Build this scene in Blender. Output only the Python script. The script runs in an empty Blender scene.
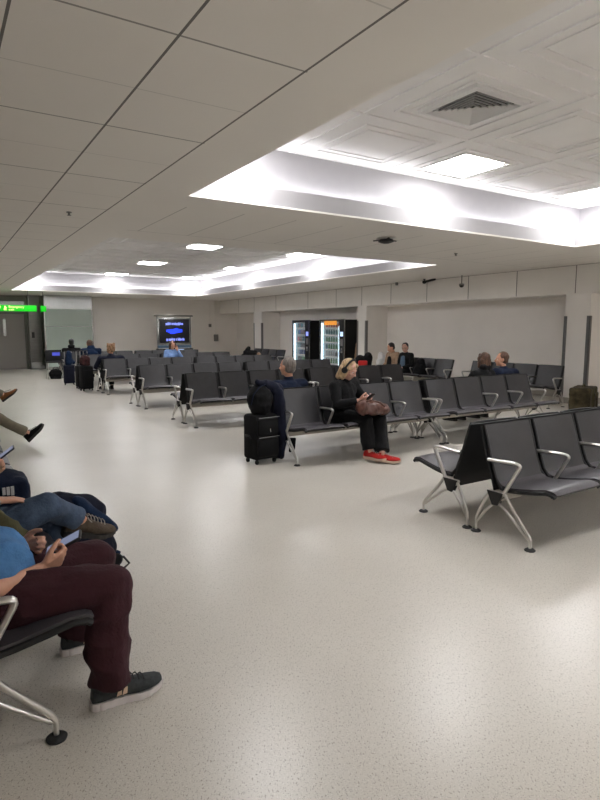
import bpy, bmesh, math, random
from mathutils import Vector, Matrix, Quaternion, noise
random.seed(7)
PI = math.pi
V = Vector
SC = bpy.context.scene
COL = SC.collection

# ------------------------------------------------------------------ camera, world, exposure
F = 570.0
CAMH = 1.5
cd = bpy.data.cameras.new('camera')
cam = bpy.data.objects.new('camera', cd)
COL.objects.link(cam)
cd.sensor_fit = 'VERTICAL'
cd.sensor_height = 36.0
cd.lens = 36.0 * F / 800.0
cd.clip_start = 0.05
cd.clip_end = 200
cam.location = (0, 0, CAMH)
cam.rotation_euler = (PI / 2 - math.atan(70 / F), 0, -math.radians(32.4))
SC.camera = cam
SC.view_settings.view_transform = 'Standard'
SC.view_settings.look = 'None'
SC.view_settings.gamma = 1
SC.view_settings.use_curve_mapping = False
SC.view_settings.exposure = 0.52
w = bpy.data.worlds.new('world')
SC.world = w
w.use_nodes = True
w.node_tree.nodes['Background'].inputs[0].default_value = (0.9, 0.92, 1, 1)
w.node_tree.nodes['Background'].inputs[1].default_value = 0.05
PANEL_E = 23.0
COVE_E = 14.0
SC.cycles.diffuse_bounces = 8
SC.cycles.max_bounces = 12

# ------------------------------------------------------------------ materials
def rgb(r, g, b):
    f = lambda c: (c / 255 / 12.92) if c / 255 <= 0.04045 else ((c / 255 + 0.055) / 1.055) ** 2.4
    return (f(r), f(g), f(b), 1)

def mat(name, col, rough=0.6, metal=0.0, spec=0.5, emit=None, es=0.0, noise_amt=0.0, nscale=8.0, bump=0.0, bscale=60.0,
        sheen=0.0, alpha=1.0, stretch=(1, 1, 1), coat=0.0):
    m = bpy.data.materials.new(name)
    m.use_nodes = True
    nt = m.node_tree
    b = nt.nodes['Principled BSDF']
    b.inputs['Base Color'].default_value = col
    b.inputs['Roughness'].default_value = rough
    b.inputs['Metallic'].default_value = metal
    b.inputs['Specular IOR Level'].default_value = spec
    b.inputs['Sheen Weight'].default_value = sheen
    b.inputs['Coat Weight'].default_value = coat
    b.inputs['Alpha'].default_value = alpha
    if emit:
        b.inputs['Emission Color'].default_value = emit
        b.inputs['Emission Strength'].default_value = es
    tc = nt.nodes.new('ShaderNodeTexCoord')
    mp = nt.nodes.new('ShaderNodeMapping')
    mp.inputs['Scale'].default_value = stretch
    nt.links.new(tc.outputs['Object'], mp.inputs['Vector'])
    if noise_amt > 0:
        n = nt.nodes.new('ShaderNodeTexNoise')
        n.inputs['Scale'].default_value = nscale
        n.inputs['Detail'].default_value = 4
        nt.links.new(mp.outputs[0], n.inputs['Vector'])
        mx = nt.nodes.new('ShaderNodeMix')
        mx.data_type = 'RGBA'
        mx.inputs[6].default_value = tuple(c * (1 - noise_amt) for c in col[:3]) + (1,)
        mx.inputs[7].default_value = tuple(min(1, c * (1 + noise_amt)) for c in col[:3]) + (1,)
        mr = nt.nodes.new('ShaderNodeMapRange')
        mr.inputs[1].default_value = 0.3
        mr.inputs[2].default_value = 0.7
        nt.links.new(n.outputs['Fac'], mr.inputs[0])
        nt.links.new(mr.outputs[0], mx.inputs[0])
        nt.links.new(mx.outputs[2], b.inputs['Base Color'])
    if bump > 0:
        n2 = nt.nodes.new('ShaderNodeTexNoise')
        n2.inputs['Scale'].default_value = bscale
        n2.inputs['Detail'].default_value = 3
        nt.links.new(mp.outputs[0], n2.inputs['Vector'])
        bp = nt.nodes.new('ShaderNodeBump')
        bp.inputs['Strength'].default_value = bump
        bp.inputs['Distance'].default_value = 0.01
        nt.links.new(n2.outputs['Fac'], bp.inputs['Height'])
        nt.links.new(bp.outputs[0], b.inputs['Normal'])
    return m

def grid_lines(nt, comp, off, pitch, halfw):
    """1 on thin lines of a coordinate (comp: socket), 0 elsewhere"""
    def mth(op, a, b=None):
        n = nt.nodes.new('ShaderNodeMath')
        n.operation = op
        for i, v in enumerate((a, b)):
            if v is None: continue
            if isinstance(v, (int, float)): n.inputs[i].default_value = v
            else: nt.links.new(v, n.inputs[i])
        return n.outputs[0]
    s = mth('SUBTRACT', comp, off - pitch / 2)
    s = mth('DIVIDE', s, pitch)
    s = mth('FRACT', s)
    s = mth('SUBTRACT', s, 0.5)
    s = mth('ABSOLUTE', s)
    return mth('LESS_THAN', s, halfw / pitch), mth

def floor_material():
    m = bpy.data.materials.new('speckled_terrazzo')
    m.use_nodes = True
    nt = m.node_tree
    b = nt.nodes['Principled BSDF']
    geo = nt.nodes.new('ShaderNodeNewGeometry')
    mp = nt.nodes.new('ShaderNodeMapping')
    mp.inputs['Rotation'].default_value = (0, 0, 0.5)
    nt.links.new(geo.outputs['Position'], mp.inputs['Vector'])
    big = nt.nodes.new('ShaderNodeTexNoise')
    big.inputs['Scale'].default_value = 1.1
    nt.links.new(mp.outputs[0], big.inputs['Vector'])
    r0 = nt.nodes.new('ShaderNodeValToRGB')
    r0.color_ramp.elements[0].position = 0.35
    r0.color_ramp.elements[0].color = (0.51, 0.48, 0.425, 1)
    r0.color_ramp.elements[1].position = 0.65
    r0.color_ramp.elements[1].color = (0.55, 0.52, 0.465, 1)
    nt.links.new(big.outputs['Fac'], r0.inputs[0])
    prev = r0.outputs[0]
    for sc, th, colr, st, sd in ((170, 0.37, (0.27, 0.25, 0.21, 1), (1, 0.4, 1), 0), (260, 0.37, (0.25, 0.23, 0.2, 1), (0.45, 1, 1), 3),
                             (200, 0.38, (0.64, 0.61, 0.56, 1), (1, 1, 1), 5)):
        m2 = nt.nodes.new('ShaderNodeMapping')
        m2.inputs['Scale'].default_value = st
        m2.inputs['Location'].default_value = (sd, sd * 2, 0)
        nt.links.new(mp.outputs[0], m2.inputs['Vector'])
        n = nt.nodes.new('ShaderNodeTexNoise')
        n.inputs['Scale'].default_value = sc
        n.inputs['Detail'].default_value = 1
        nt.links.new(m2.outputs[0], n.inputs['Vector'])
        rr = nt.nodes.new('ShaderNodeMapRange')
        rr.inputs[1].default_value = th
        rr.inputs[2].default_value = th - 0.06
        nt.links.new(n.outputs['Fac'], rr.inputs[0])
        mx = nt.nodes.new('ShaderNodeMix')
        mx.data_type = 'RGBA'
        nt.links.new(rr.outputs[0], mx.inputs[0])
        nt.links.new(prev, mx.inputs[6])
        mx.inputs[7].default_value = colr
        prev = mx.outputs[2]
    nt.links.new(prev, b.inputs['Base Color'])
    b.inputs['Roughness'].default_value = 0.30
    b.inputs['Specular IOR Level'].default_value = 0.55
    return m

def low_ceiling_material():
    m = bpy.data.materials.new('beige_metal_ceiling_tile')
    m.use_nodes = True
    nt = m.node_tree
    b = nt.nodes['Principled BSDF']
    geo = nt.nodes.new('ShaderNodeNewGeometry')
    sp = nt.nodes.new('ShaderNodeSeparateXYZ')
    nt.links.new(geo.outputs['Position'], sp.inputs[0])
    x, y = sp.outputs[0], sp.outputs[1]
    lx, mth = grid_lines(nt, x, 0.333, 0.667, 0.007)
    ly, _ = grid_lines(nt, y, 2.578, 1.322, 0.007)
    ly2, _ = grid_lines(nt, y, 3.238, 1.322, 0.005)
    ly = mth('MAXIMUM', ly, mth('MULTIPLY', ly2, 0.35))
    in_tiles = mth('LESS_THAN', x, 1.68)
    a = mth('MULTIPLY', mth('MAXIMUM', lx, mth('MULTIPLY', ly, 0.75)), in_tiles)
    # the plain bay between the wells: short panel joints
    kx, _ = grid_lines(nt, x, 2.345, 0.69, 0.006)
    k = mth('MULTIPLY', kx, mth('MULTIPLY', mth('GREATER_THAN', y, 5.95), mth('LESS_THAN', y, 7.7)))
    k = mth('MULTIPLY', k, mth('GREATER_THAN', x, 2.2))
    ky, _ = grid_lines(nt, y, 7.7, 100, 0.006)
    ky = mth('MULTIPLY', ky, mth('GREATER_THAN', x, 2.2))
    a = mth('MAXIMUM', mth('MULTIPLY', a, 0.85), mth('MULTIPLY', mth('MAXIMUM', k, ky), 0.5))
    n = nt.nodes.new('ShaderNodeTexNoise')
    n.inputs['Scale'].default_value = 1.5
    nt.links.new(geo.outputs['Position'], n.inputs['Vector'])
    r = nt.nodes.new('ShaderNodeValToRGB')
    r.color_ramp.elements[0].color = (0.79, 0.755, 0.71, 1)
    r.color_ramp.elements[1].color = (0.83, 0.80, 0.75, 1)
    nt.links.new(n.outputs['Fac'], r.inputs[0])
    mx = nt.nodes.new('ShaderNodeMix')
    mx.data_type = 'RGBA'
    nt.links.new(a, mx.inputs[0])
    nt.links.new(r.outputs[0], mx.inputs[6])
    mx.inputs[7].default_value = (0.05, 0.045, 0.04, 1)
    nt.links.new(mx.outputs[2], b.inputs['Base Color'])
    b.inputs['Roughness'].default_value = 0.75
    return m

M = {}
M['floor'] = floor_material()
M['low_ceiling'] = low_ceiling_material()
M['white_ceiling'] = mat('white_moulded_tile', (0.80, 0.785, 0.765, 1), 0.7, noise_amt=0.03, nscale=2)
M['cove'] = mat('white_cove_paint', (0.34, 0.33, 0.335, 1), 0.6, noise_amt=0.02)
M['wall'] = mat('warm_white_wall_paint', (0.90, 0.86, 0.815, 1), 0.7, noise_amt=0.03, nscale=1.2, bump=0.05, bscale=30)
M['pillar'] = mat('pillar_paint', (0.84, 0.81, 0.77, 1), 0.65, noise_amt=0.03, nscale=1.5)
M['bulkhead'] = mat('bulkhead_panel_paint', (0.82, 0.79, 0.745, 1), 0.65, noise_amt=0.03, nscale=1.5)
M['skirting'] = mat('skirting_paint', (0.38, 0.35, 0.31, 1), 0.6)
M['guard'] = mat('grey_corner_guard', (0.17, 0.17, 0.165, 1), 0.45, metal=0.3)
M['joint'] = mat('dark_joint', (0.2, 0.185, 0.17, 1), 0.8)
M['led'] = mat('led_panel_light', (1, 1, 1, 1), 0.5, emit=(0.99, 0.985, 1, 1), es=PANEL_E)
M['cove_led'] = mat('cove_strip_light', (1, 1, 1, 1), 0.5, emit=(0.93, 0.94, 1, 1), es=COVE_E)
M['white_metal'] = mat('white_painted_metal', (0.7, 0.69, 0.67, 1), 0.4)
M['vent_dark'] = mat('dark_duct', (0.02, 0.02, 0.02, 1), 0.9)
M['sling'] = mat('charcoal_sling_seat', (0.025, 0.024, 0.026, 1), 0.40, spec=0.5, noise_amt=0.1, nscale=14, bump=0.12, bscale=400)
M['sling_seat'] = mat('grey_seat_pan', (0.054, 0.050, 0.056, 1), 0.38, spec=0.5, noise_amt=0.1, nscale=14, bump=0.1, bscale=400)
M['black'] = mat('black_plastic', (0.009, 0.009, 0.0095, 1), 0.5, spec=0.4)
M['chrome'] = mat('polished_aluminium', (0.62, 0.60, 0.57, 1), 0.28, metal=0.9)
M['beam'] = mat('beige_metal_beam', (0.40, 0.37, 0.32, 1), 0.4, metal=0.35)
M['rubber'] = mat('black_rubber', (0.012, 0.012, 0.012, 1), 0.7)
M['skin'] = mat('skin', (0.56, 0.29, 0.19, 1), 0.5, noise_amt=0.1, nscale=25, bump=0.1, bscale=200)
M['skin_pale'] = mat('pale_skin', (0.58, 0.33, 0.25, 1), 0.5, noise_amt=0.1, nscale=25)
M['eye_white'] = mat('eye_white', (0.75, 0.72, 0.7, 1), 0.2)
M['iris'] = mat('dark_iris', (0.03, 0.02, 0.015, 1), 0.15)
def cloth(name, c, rough=0.88, na=0.15, ns=18, **k):
    M[name] = mat(name + '_fabric', c, rough, spec=0.2, noise_amt=na, nscale=ns, bump=0.35, bscale=90, sheen=0.03, **k)
cloth('blue_shirt', (0.075, 0.20, 0.42, 1))
cloth('burgundy', (0.040, 0.0125, 0.017, 1), na=0.12)
cloth('denim', (0.058, 0.085, 0.135, 1), na=0.4, ns=14)
cloth('teal', (0.0, 0.22, 0.30, 1))
cloth('olive', (0.065, 0.06, 0.028, 1), na=0.2)
cloth('khaki', (0.17, 0.15, 0.11, 1), na=0.1)
cloth('black_cloth', (0.0045, 0.0045, 0.005, 1))
cloth('navy_cloth', (0.0055, 0.010, 0.026, 1))
cloth('navy_dark', (0.006, 0.0075, 0.018, 1))
cloth('blue_jacket', (0.006, 0.018, 0.05, 1))
cloth('camel', (0.30, 0.20, 0.13, 1))
cloth('light_blue', (0.20, 0.33, 0.62, 1))
cloth('steel_blue', (0.09, 0.14, 0.20, 1))
cloth('white_cloth', (0.62, 0.61, 0.60, 1), na=0.05)
cloth('red_suede', (0.42, 0.022, 0.02, 1), na=0.1)
cloth('grey_knit', (0.042, 0.046, 0.047, 1), na=0.2, ns=60)
cloth('brown_suede', (0.07, 0.052, 0.038, 1), na=0.25, ns=40)
cloth('tan_leather', (0.22, 0.085, 0.03, 1), rough=0.5)
cloth('camo', (0.040, 0.031, 0.015, 1), na=0.7, ns=9)
cloth('maroon_cloth', (0.045, 0.016, 0.016, 1), na=0.5)
cloth('mottled', (0.12, 0.10, 0.03, 1), na=0.6, ns=30)
M['handbag'] = mat('brown_leather', (0.085, 0.032, 0.022, 1), 0.38, noise_amt=0.25, nscale=14, bump=0.5, bscale=30)
M['sole_white'] = mat('white_foam_sole', (0.62, 0.58, 0.57, 1), 0.6)
M['sole_gum'] = mat('cream_rubber_sole', (0.55, 0.42, 0.32, 1), 0.6)
M['sole_dark'] = mat('dark_rubber_sole', (0.03, 0.027, 0.024, 1), 0.7)
M['beige_mark'] = mat('beige_shoe_mark', (0.62, 0.45, 0.32, 1), 0.5)
M['laces'] = mat('dark_laces', (0.02, 0.02, 0.02, 1), 0.8)
M['laces_light'] = mat('light_laces', (0.35, 0.33, 0.3, 1), 0.8)
def hairm(name, c):
    M[name] = mat(name, c, 0.5, noise_amt=0.55, nscale=60, bump=0.9, bscale=120, stretch=(1, 1, 0.15))
hairm('hair_grey', (0.17, 0.145, 0.125, 1))
hairm('hair_blond', (0.42, 0.29, 0.16, 1))
hairm('hair_brown', (0.085, 0.040, 0.022, 1))
hairm('hair_black', (0.012, 0.010, 0.009, 1))
hairm('hair_ginger', (0.26, 0.14, 0.065, 1))
M['phone_case'] = mat('phone_case', (0.012, 0.012, 0.013, 1), 0.35)
M['screen_dim'] = mat('dim_phone_screen', (0.02, 0.02, 0.03, 1), 0.15, emit=(0.35, 0.40, 0.6, 1), es=0.35)
M['door_grey'] = mat('grey_door_paint', (0.33, 0.30, 0.285, 1), 0.45)
M['metal_grey'] = mat('brushed_dark_metal', (0.17, 0.165, 0.15, 1), 0.3, metal=0.7, noise_amt=0.1, nscale=3, stretch=(1, 1, 6))
M['metal_light'] = mat('brushed_steel', (0.45, 0.46, 0.45, 1), 0.22, metal=0.85, noise_amt=0.08, nscale=3)
M['green_glass'] = mat('green_back_painted_glass', (0.46, 0.54, 0.49, 1), 0.12, spec=0.6, noise_amt=0.05, nscale=1)
M['sign_green'] = mat('lit_green_sign', (0.0, 0.25, 0.005, 1), 0.5, emit=(0.0, 0.60, 0.005, 1), es=0.62)
M['sign_yellow'] = mat('lit_yellow_lettering', (0.8, 0.75, 0.3, 1), 0.4, emit=(0.95, 0.85, 0.35, 1), es=0.8)
M['screen_black'] = mat('display_black', (0.003, 0.003, 0.006, 1), 0.5)
M['laptop_blue'] = mat('laptop_blue', (0.02, 0.03, 0.2, 1), 0.3, emit=(0.05, 0.06, 0.4, 1), es=0.9)
M['screen_blue'] = mat('display_blue', (0.01, 0.03, 0.6, 1), 0.4, emit=(0.01, 0.04, 1.0, 1), es=1.1)
M['screen_pale'] = mat('display_pale_blue', (0.3, 0.4, 0.8, 1), 0.4, emit=(0.28, 0.33, 0.95, 1), es=0.8)
M['screen_white'] = mat('display_white_blue', (0.5, 0.6, 0.8, 1), 0.4, emit=(0.45, 0.62, 0.95, 1), es=0.9)
M['vend_light'] = mat('vending_tube_light', (1, 1, 1, 1), 0.4, emit=(0.62, 0.83, 0.95, 1), es=3.6)
M['vend_in'] = mat('vending_liner', (0.66, 0.76, 0.80, 1), 0.5)
M['vend_orange'] = mat('orange_header', (0.7, 0.25, 0.01, 1), 0.4, emit=(0.9, 0.35, 0.02, 1), es=0.5)
M['glass'] = mat('clear_glass', (0.9, 0.95, 0.95, 1), 0.03, alpha=0.12)
M['plug'] = mat('grey_plastic', (0.22, 0.21, 0.20, 1), 0.5)
PC = [mat('pack_' + n, c, 0.4, noise_amt=0.1) for n, c in (('red', (0.45, 0.02, 0.02, 1)), ('dark', (0.03, 0.03, 0.035, 1)), ('teal', (0.02, 0.15, 0.18, 1)),
      ('silver', (0.4, 0.4, 0.42, 1)), ('green', (0.02, 0.2, 0.05, 1)), ('brown', (0.16, 0.07, 0.03, 1)), ('blue', (0.02, 0.08, 0.3, 1)))]

# ------------------------------------------------------------------ mesh helpers
class MB:
    """collects geometry for ONE mesh object"""
    def __init__(s): s.v, s.f, s.m = [], [], []
    def add(s, vs, fs, mi=0):
        o = len(s.v)
        s.v += [tuple(v) for v in vs]
        s.f += [tuple(i + o for i in f) for f in fs]
        s.m += [mi] * len(fs)
        return s
    def box(s, a, b, mi=0, mtx=None, bev=0.0):
        x0, y0, z0 = [min(a[i], b[i]) for i in range(3)]
        x1, y1, z1 = [max(a[i], b[i]) for i in range(3)]
        if bev > 0:
            e = min(bev, (x1 - x0) * .49, (y1 - y0) * .49, (z1 - z0) * .49)
            bm = bmesh.new()
            bmesh.ops.create_cube(bm, size=1)
            for q in bm.verts:
                q.co = V(((q.co.x + .5) * (x1 - x0) + x0, (q.co.y + .5) * (y1 - y0) + y0, (q.co.z + .5) * (z1 - z0) + z0))
            bmesh.ops.bevel(bm, geom=bm.edges[:] , offset=e, segments=2, profile=0.5, affect='EDGES')
            bm.verts.index_update()
            vs = [q.co.copy() for q in bm.verts]
            fs = [[q.index for q in f.verts] for f in bm.faces]
            bm.free()
        else:
            vs = [V(p) for p in ((x0, y0, z0), (x1, y0, z0), (x1, y1, z0), (x0, y1, z0), (x0, y0, z1), (x1, y0, z1), (x1, y1, z1), (x0, y1, z1))]
            fs = [(0, 3, 2, 1), (4, 5, 6, 7), (0, 1, 5, 4), (1, 2, 6, 5), (2, 3, 7, 6), (3, 0, 4, 7)]
        if mtx: vs = [mtx @ q for q in vs]
        return s.add(vs, fs, mi)
    def tube(s, pts, r, seg=8, mi=0, fillet=0.0, radii=None, flat=None):
        pts = [V(p) for p in pts]
        if fillet > 0 and len(pts) > 2:
            out = [pts[0]]
            for i in range(1, len(pts) - 1):
                a, b, c = pts[i - 1], pts[i], pts[i + 1]
                d = min(fillet, (a - b).length * .45, (c - b).length * .45)
                p0, p2 = b + (a - b).normalized() * d, b + (c - b).normalized() * d
                for k in range(5):
                    t = k / 4
                    out.append(p0 * (1 - t) ** 2 + b * 2 * t * (1 - t) + p2 * t * t)
            out.append(pts[-1])
            pts = out
        n = len(pts)
        T = [(pts[min(i + 1, n - 1)] - pts[max(i - 1, 0)]).normalized() for i in range(n)]
        up = V((0, 0, 1)) if abs(T[0].z) < 0.9 else V((1, 0, 0))
        nrm = T[0].cross(up).normalized()
        vs, fs = [], []
        for i in range(n):
            nrm = (nrm - T[i] * nrm.dot(T[i])).normalized()
            bn = T[i].cross(nrm)
            rr = radii[i] if radii and len(radii) == n else r
            for k in range(seg):
                a = 2 * PI * k / seg
                ca, sa = math.cos(a), math.sin(a)
                if flat: ca *= flat
                vs.append(pts[i] + nrm * ca * rr + bn * sa * rr)
        for i in range(n - 1):
            for k in range(seg):
                a, b = i * seg + k, i * seg + (k + 1) % seg
                fs.append((a, b, b + seg, a + seg))
        fs.append(tuple(range(seg))[::-1])
        fs.append(tuple(range((n - 1) * seg, n * seg)))
        return s.add(vs, fs, mi)
    def lathe(s, prof, c=(0, 0, 0), seg=20, mi=0, mtx=None):
        vs, fs = [], []
        for r, z in prof:
            for k in range(seg):
                a = 2 * PI * k / seg
                vs.append(V((c[0] + r * math.cos(a), c[1] + r * math.sin(a), c[2] + z)))
        for i in range(len(prof) - 1):
            for k in range(seg):
                a, b = i * seg + k, i * seg + (k + 1) % seg
                fs.append((a, b, b + seg, a + seg))
        fs.append(tuple(range(seg))[::-1])
        fs.append(tuple(range((len(prof) - 1) * seg, len(prof) * seg)))
        if mtx: vs = [mtx @ q for q in vs]
        return s.add(vs, fs, mi)
    def ell(s, c, r, mi=0, mtx=None, seg=16, rings=10):
        vs, fs = [], []
        vs.append(V((0, 0, -1)))
        for i in range(1, rings):
            ph = -PI / 2 + PI * i / rings
            for k in range(seg):
                a = 2 * PI * k / seg
                vs.append(V((math.cos(ph) * math.cos(a), math.cos(ph) * math.sin(a), math.sin(ph))))
        vs.append(V((0, 0, 1)))
        for k in range(seg):
            fs.append((0, 1 + (k + 1) % seg, 1 + k))
            for i in range(rings - 2):
                a, b = 1 + i * seg + k, 1 + i * seg + (k + 1) % seg
                fs.append((a, b, b + seg, a + seg))
            fs.append((len(vs) - 1, 1 + (rings - 2) * seg + k, 1 + (rings - 2) * seg + (k + 1) % seg))
        vs = [V((q.x * r[0], q.y * r[1], q.z * r[2])) for q in vs]
        if mtx: vs = [mtx @ q for q in vs]
        vs = [q + V(c) for q in vs]
        return s.add(vs, fs, mi)
    def cap(s, p0, p1, r0, r1=None, seg=14, mi=0, flat0=False, flat1=False, sq=1.0, sqdir=None):
        """tapered capsule; sq squashes it along sqdir"""
        p0, p1 = V(p0), V(p1)
        r1 = r0 if r1 is None else r1
        d = p1 - p0
        L = d.length
        d = d.normalized() if L > 1e-6 else V((0, 0, 1))
        up = V(sqdir) if sqdir else (V((0, 0, 1)) if abs(d.z) < 0.9 else V((1, 0, 0)))
        n = (up - d * up.dot(d)).normalized()
        b = d.cross(n)
        prof = []
        if flat0: prof.append((0.0, r0))
        else: prof += [(-r0 * math.cos(t), r0 * math.sin(t)) for t in (0.12, 0.5, 0.95, PI / 2)]
        for k in (0.25, 0.5, 0.75): prof.append((L * k, r0 + (r1 - r0) * k))
        if flat1: prof.append((L, r1))
        else: prof += [(L + r1 * math.cos(t), r1 * math.sin(t)) for t in (PI / 2, 0.95, 0.5, 0.12)]
        vs, fs = [], []
        for t, r in prof:
            for k in range(seg):
                a = 2 * PI * k / seg
                vs.append(p0 + d * t + n * (math.cos(a) * r * sq) + b * (math.sin(a) * r))
        for i in range(len(prof) - 1):
            for k in range(seg):
                a, c = i * seg + k, i * seg + (k + 1) % seg
                fs.append((a, c, c + seg, a + seg))
        fs.append(tuple(range(seg))[::-1])
        fs.append(tuple(range((len(prof) - 1) * seg, len(prof) * seg)))
        return s.add(vs, fs, mi)
    def mesh(s, name, mats, smooth=True, angle=40):
        me = bpy.data.meshes.new(name)
        me.from_pydata(s.v, [], s.f)
        for m in mats: me.materials.append(m)
        me.polygons.foreach_set('material_index', s.m)
        me.update()
        bm = bmesh.new(); bm.from_mesh(me)
        bmesh.ops.recalc_face_normals(bm, faces=bm.faces[:])
        bm.to_mesh(me); bm.free()
        if smooth:
            me.shade_smooth()
            me.set_sharp_from_angle(angle=math.radians(angle))
        return me
    def build(s, name, mats, parent=None, smooth=True, angle=40, loc=None):
        if not isinstance(mats, (list, tuple)): mats = [mats]
        o = bpy.data.objects.new(name, s.mesh(name, mats, smooth, angle))
        COL.objects.link(o)
        if parent: o.parent = parent
        if loc: o.location = loc
        return o
    def blob(s, name, m, parent=None, voxel=0.012, fold=0.0, ffreq=9.0, smooth=2, stretch=(1, 1, 1), label=None):
        """union of all pieces as one continuous surface"""
        me = s.mesh(name + '_raw', [m], False)
        o = bpy.data.objects.new(name + '_raw', me)
        COL.objects.link(o)
        r = o.modifiers.new('r', 'REMESH'); r.mode = 'VOXEL'; r.voxel_size = voxel
        if smooth:
            q = o.modifiers.new('s', 'SMOOTH'); q.factor = 0.5; q.iterations = smooth
        dg = bpy.context.evaluated_depsgraph_get()
        me2 = bpy.data.meshes.new_from_object(o.evaluated_get(dg))
        bpy.data.objects.remove(o); bpy.data.meshes.remove(me)
        me2.name = name
        if fold > 0:
            ns = [v.normal.copy() for v in me2.vertices]
            for v, nn in zip(me2.vertices, ns):
                c = V((v.co.x * stretch[0], v.co.y * stretch[1], v.co.z * stretch[2])) * ffreq
                k = 1 - abs(noise.noise(c)) * 2.4
                k += 0.5 * noise.noise(c * 2.3 + V((3, 1, 7)))
                v.co += nn * (k * fold)
        me2.materials.clear(); me2.materials.append(m)
        me2.polygons.foreach_set('material_index', [0] * len(me2.polygons))
        me2.shade_smooth()
        o = bpy.data.objects.new(name, me2)
        COL.objects.link(o)
        if parent: o.parent = parent
        if label: o['label'] = label
        return o

def empty(name, loc=(0, 0, 0), rz=0.0):
    o = bpy.data.objects.new(name, None)
    o.empty_display_size = 0.1
    COL.objects.link(o)
    o.location = loc
    o.rotation_euler = (0, 0, rz)
    return o

def tag(o, label, cat, group=None, kind=None):
    o['label'] = label; o['category'] = cat
    if group: o['group'] = group
    if kind: o['kind'] = kind
    return o

def struct(mb, name, m, smooth=False, parent=None):
    o = mb.build(name, m, parent, smooth=smooth)
    if not parent: o['kind'] = 'structure'
    return o

def copy_tree(o, parent=None):
    c = o.copy()
    COL.objects.link(c)
    if parent: c.parent = parent
    for ch in list(o.children): copy_tree(ch, c)
    return c

# ------------------------------------------------------------------ room shell
HC, HR = 2.8, 3.45                     # low ceiling, raised ceiling
X0, X1, Y0, YB = -3.2, 10.89, -8.6, 23.9
XA = 11.72                             # back of the alcoves
WX0, WX1 = 2.17, 8.60                  # ceiling wells
W1 = (-7.4, 5.46)
W2 = (8.40, 21.05)
SB = 0.14                              # set back of the cove wall
struct(MB().box((X0 - .2, Y0 - .2, -.1), (XA + .2, 26.6, 0)), 'floor', M['floor'])
c = MB()
for a, b in (((X0, Y0), (WX0, YB)), ((WX1, Y0), (X1, YB)), ((WX0, Y0), (WX1, W1[0])), ((WX0, W1[1]), (WX1, W2[0])), ((WX0, W2[1]), (WX1, YB))):
    e_ = .0
    c.box((a[0], a[1] + (e_ if a[1] > Y0 else 0), HC), (b[0], b[1] - (e_ if b[1] < YB else 0), HC + .02))
c.box((X0 - .2, YB, HC), (4.6, 26.6, HC + .02))
struct(c, 'ceiling', M['low_ceiling'])
c = MB()
for (wy0, wy1) in (W1, W2):                      # raised lids over each well, with moulded tiles
    gx0, gx1, gy0, gy1 = WX0 - SB, WX1 + .3, wy0 - SB, wy1 + SB
    c.box((gx0 - .1, gy0 - .1, HR), (gx1 + .1, gy1 + .1, HR + .1))
    tw, tl = (gx1 - gx0) / 5, (gy1 - gy0) / 10
    for i in range(5):
        for j in range(10):
            ax, ay = gx0 + tw * i, gy1 - tl * (j + 1)
            for ins, wd, dp in ((0.0, .016, .012), (.19, .035, .014), (.30, .014, .01)):
                x0, x1, y0, y1 = ax + ins, ax + tw - ins, ay + ins, ay + tl - ins
                z0, z1 = HR - dp, HR
                c.box((x0, y0, z0), (x1, y0 + wd, z1)); c.box((x0, y1 - wd, z0), (x1, y1, z1))
                c.box((x0, y0 + wd, z0), (x0 + wd, y1 - wd, z1)); c.box((x1 - wd, y0 + wd, z0), (x1, y1 - wd, z1))
struct(c, 'ceiling_raised', M['white_ceiling'])
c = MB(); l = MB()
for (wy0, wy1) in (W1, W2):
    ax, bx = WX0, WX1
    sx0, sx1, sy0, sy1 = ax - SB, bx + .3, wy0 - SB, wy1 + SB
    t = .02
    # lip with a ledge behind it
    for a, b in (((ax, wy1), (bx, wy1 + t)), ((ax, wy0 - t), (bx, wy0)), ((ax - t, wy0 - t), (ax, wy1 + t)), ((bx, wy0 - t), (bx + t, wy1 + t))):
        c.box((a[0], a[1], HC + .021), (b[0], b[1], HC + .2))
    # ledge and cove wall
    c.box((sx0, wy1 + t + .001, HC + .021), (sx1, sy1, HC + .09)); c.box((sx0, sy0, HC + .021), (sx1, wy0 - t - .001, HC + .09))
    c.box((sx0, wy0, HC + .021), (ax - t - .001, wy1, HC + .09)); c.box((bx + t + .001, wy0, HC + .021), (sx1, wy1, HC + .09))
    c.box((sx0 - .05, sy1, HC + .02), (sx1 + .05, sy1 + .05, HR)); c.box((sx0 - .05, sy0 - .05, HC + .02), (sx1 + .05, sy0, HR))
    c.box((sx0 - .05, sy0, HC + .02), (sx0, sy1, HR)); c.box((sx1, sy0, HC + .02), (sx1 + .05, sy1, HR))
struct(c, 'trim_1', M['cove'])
for n_, (wy0, wy1) in enumerate((W1, W2)):
    z = HC + .1
    for k_, (side, a, b) in enumerate((('far', (WX0, wy1 + .045), (WX1, wy1 + .095)), ('near', (WX0, wy0 - .095), (WX1, wy0 - .045)),
                   ('left', (WX0 - .095, wy0, ), (WX0 - .045, wy1)), ('right', (WX1 + .08, wy0), (WX1 + .16, wy1)))):
        o = MB().box((a[0], a[1], z), (b[0], b[1], z + .03)).build('light_strip', M['cove_led'], smooth=False)
        tag(o, 'hidden cove light strip behind the %s lip of the %s ceiling recess' % (side, ('nearer', 'farther')[n_]), 'light', 'cove light strips')

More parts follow.
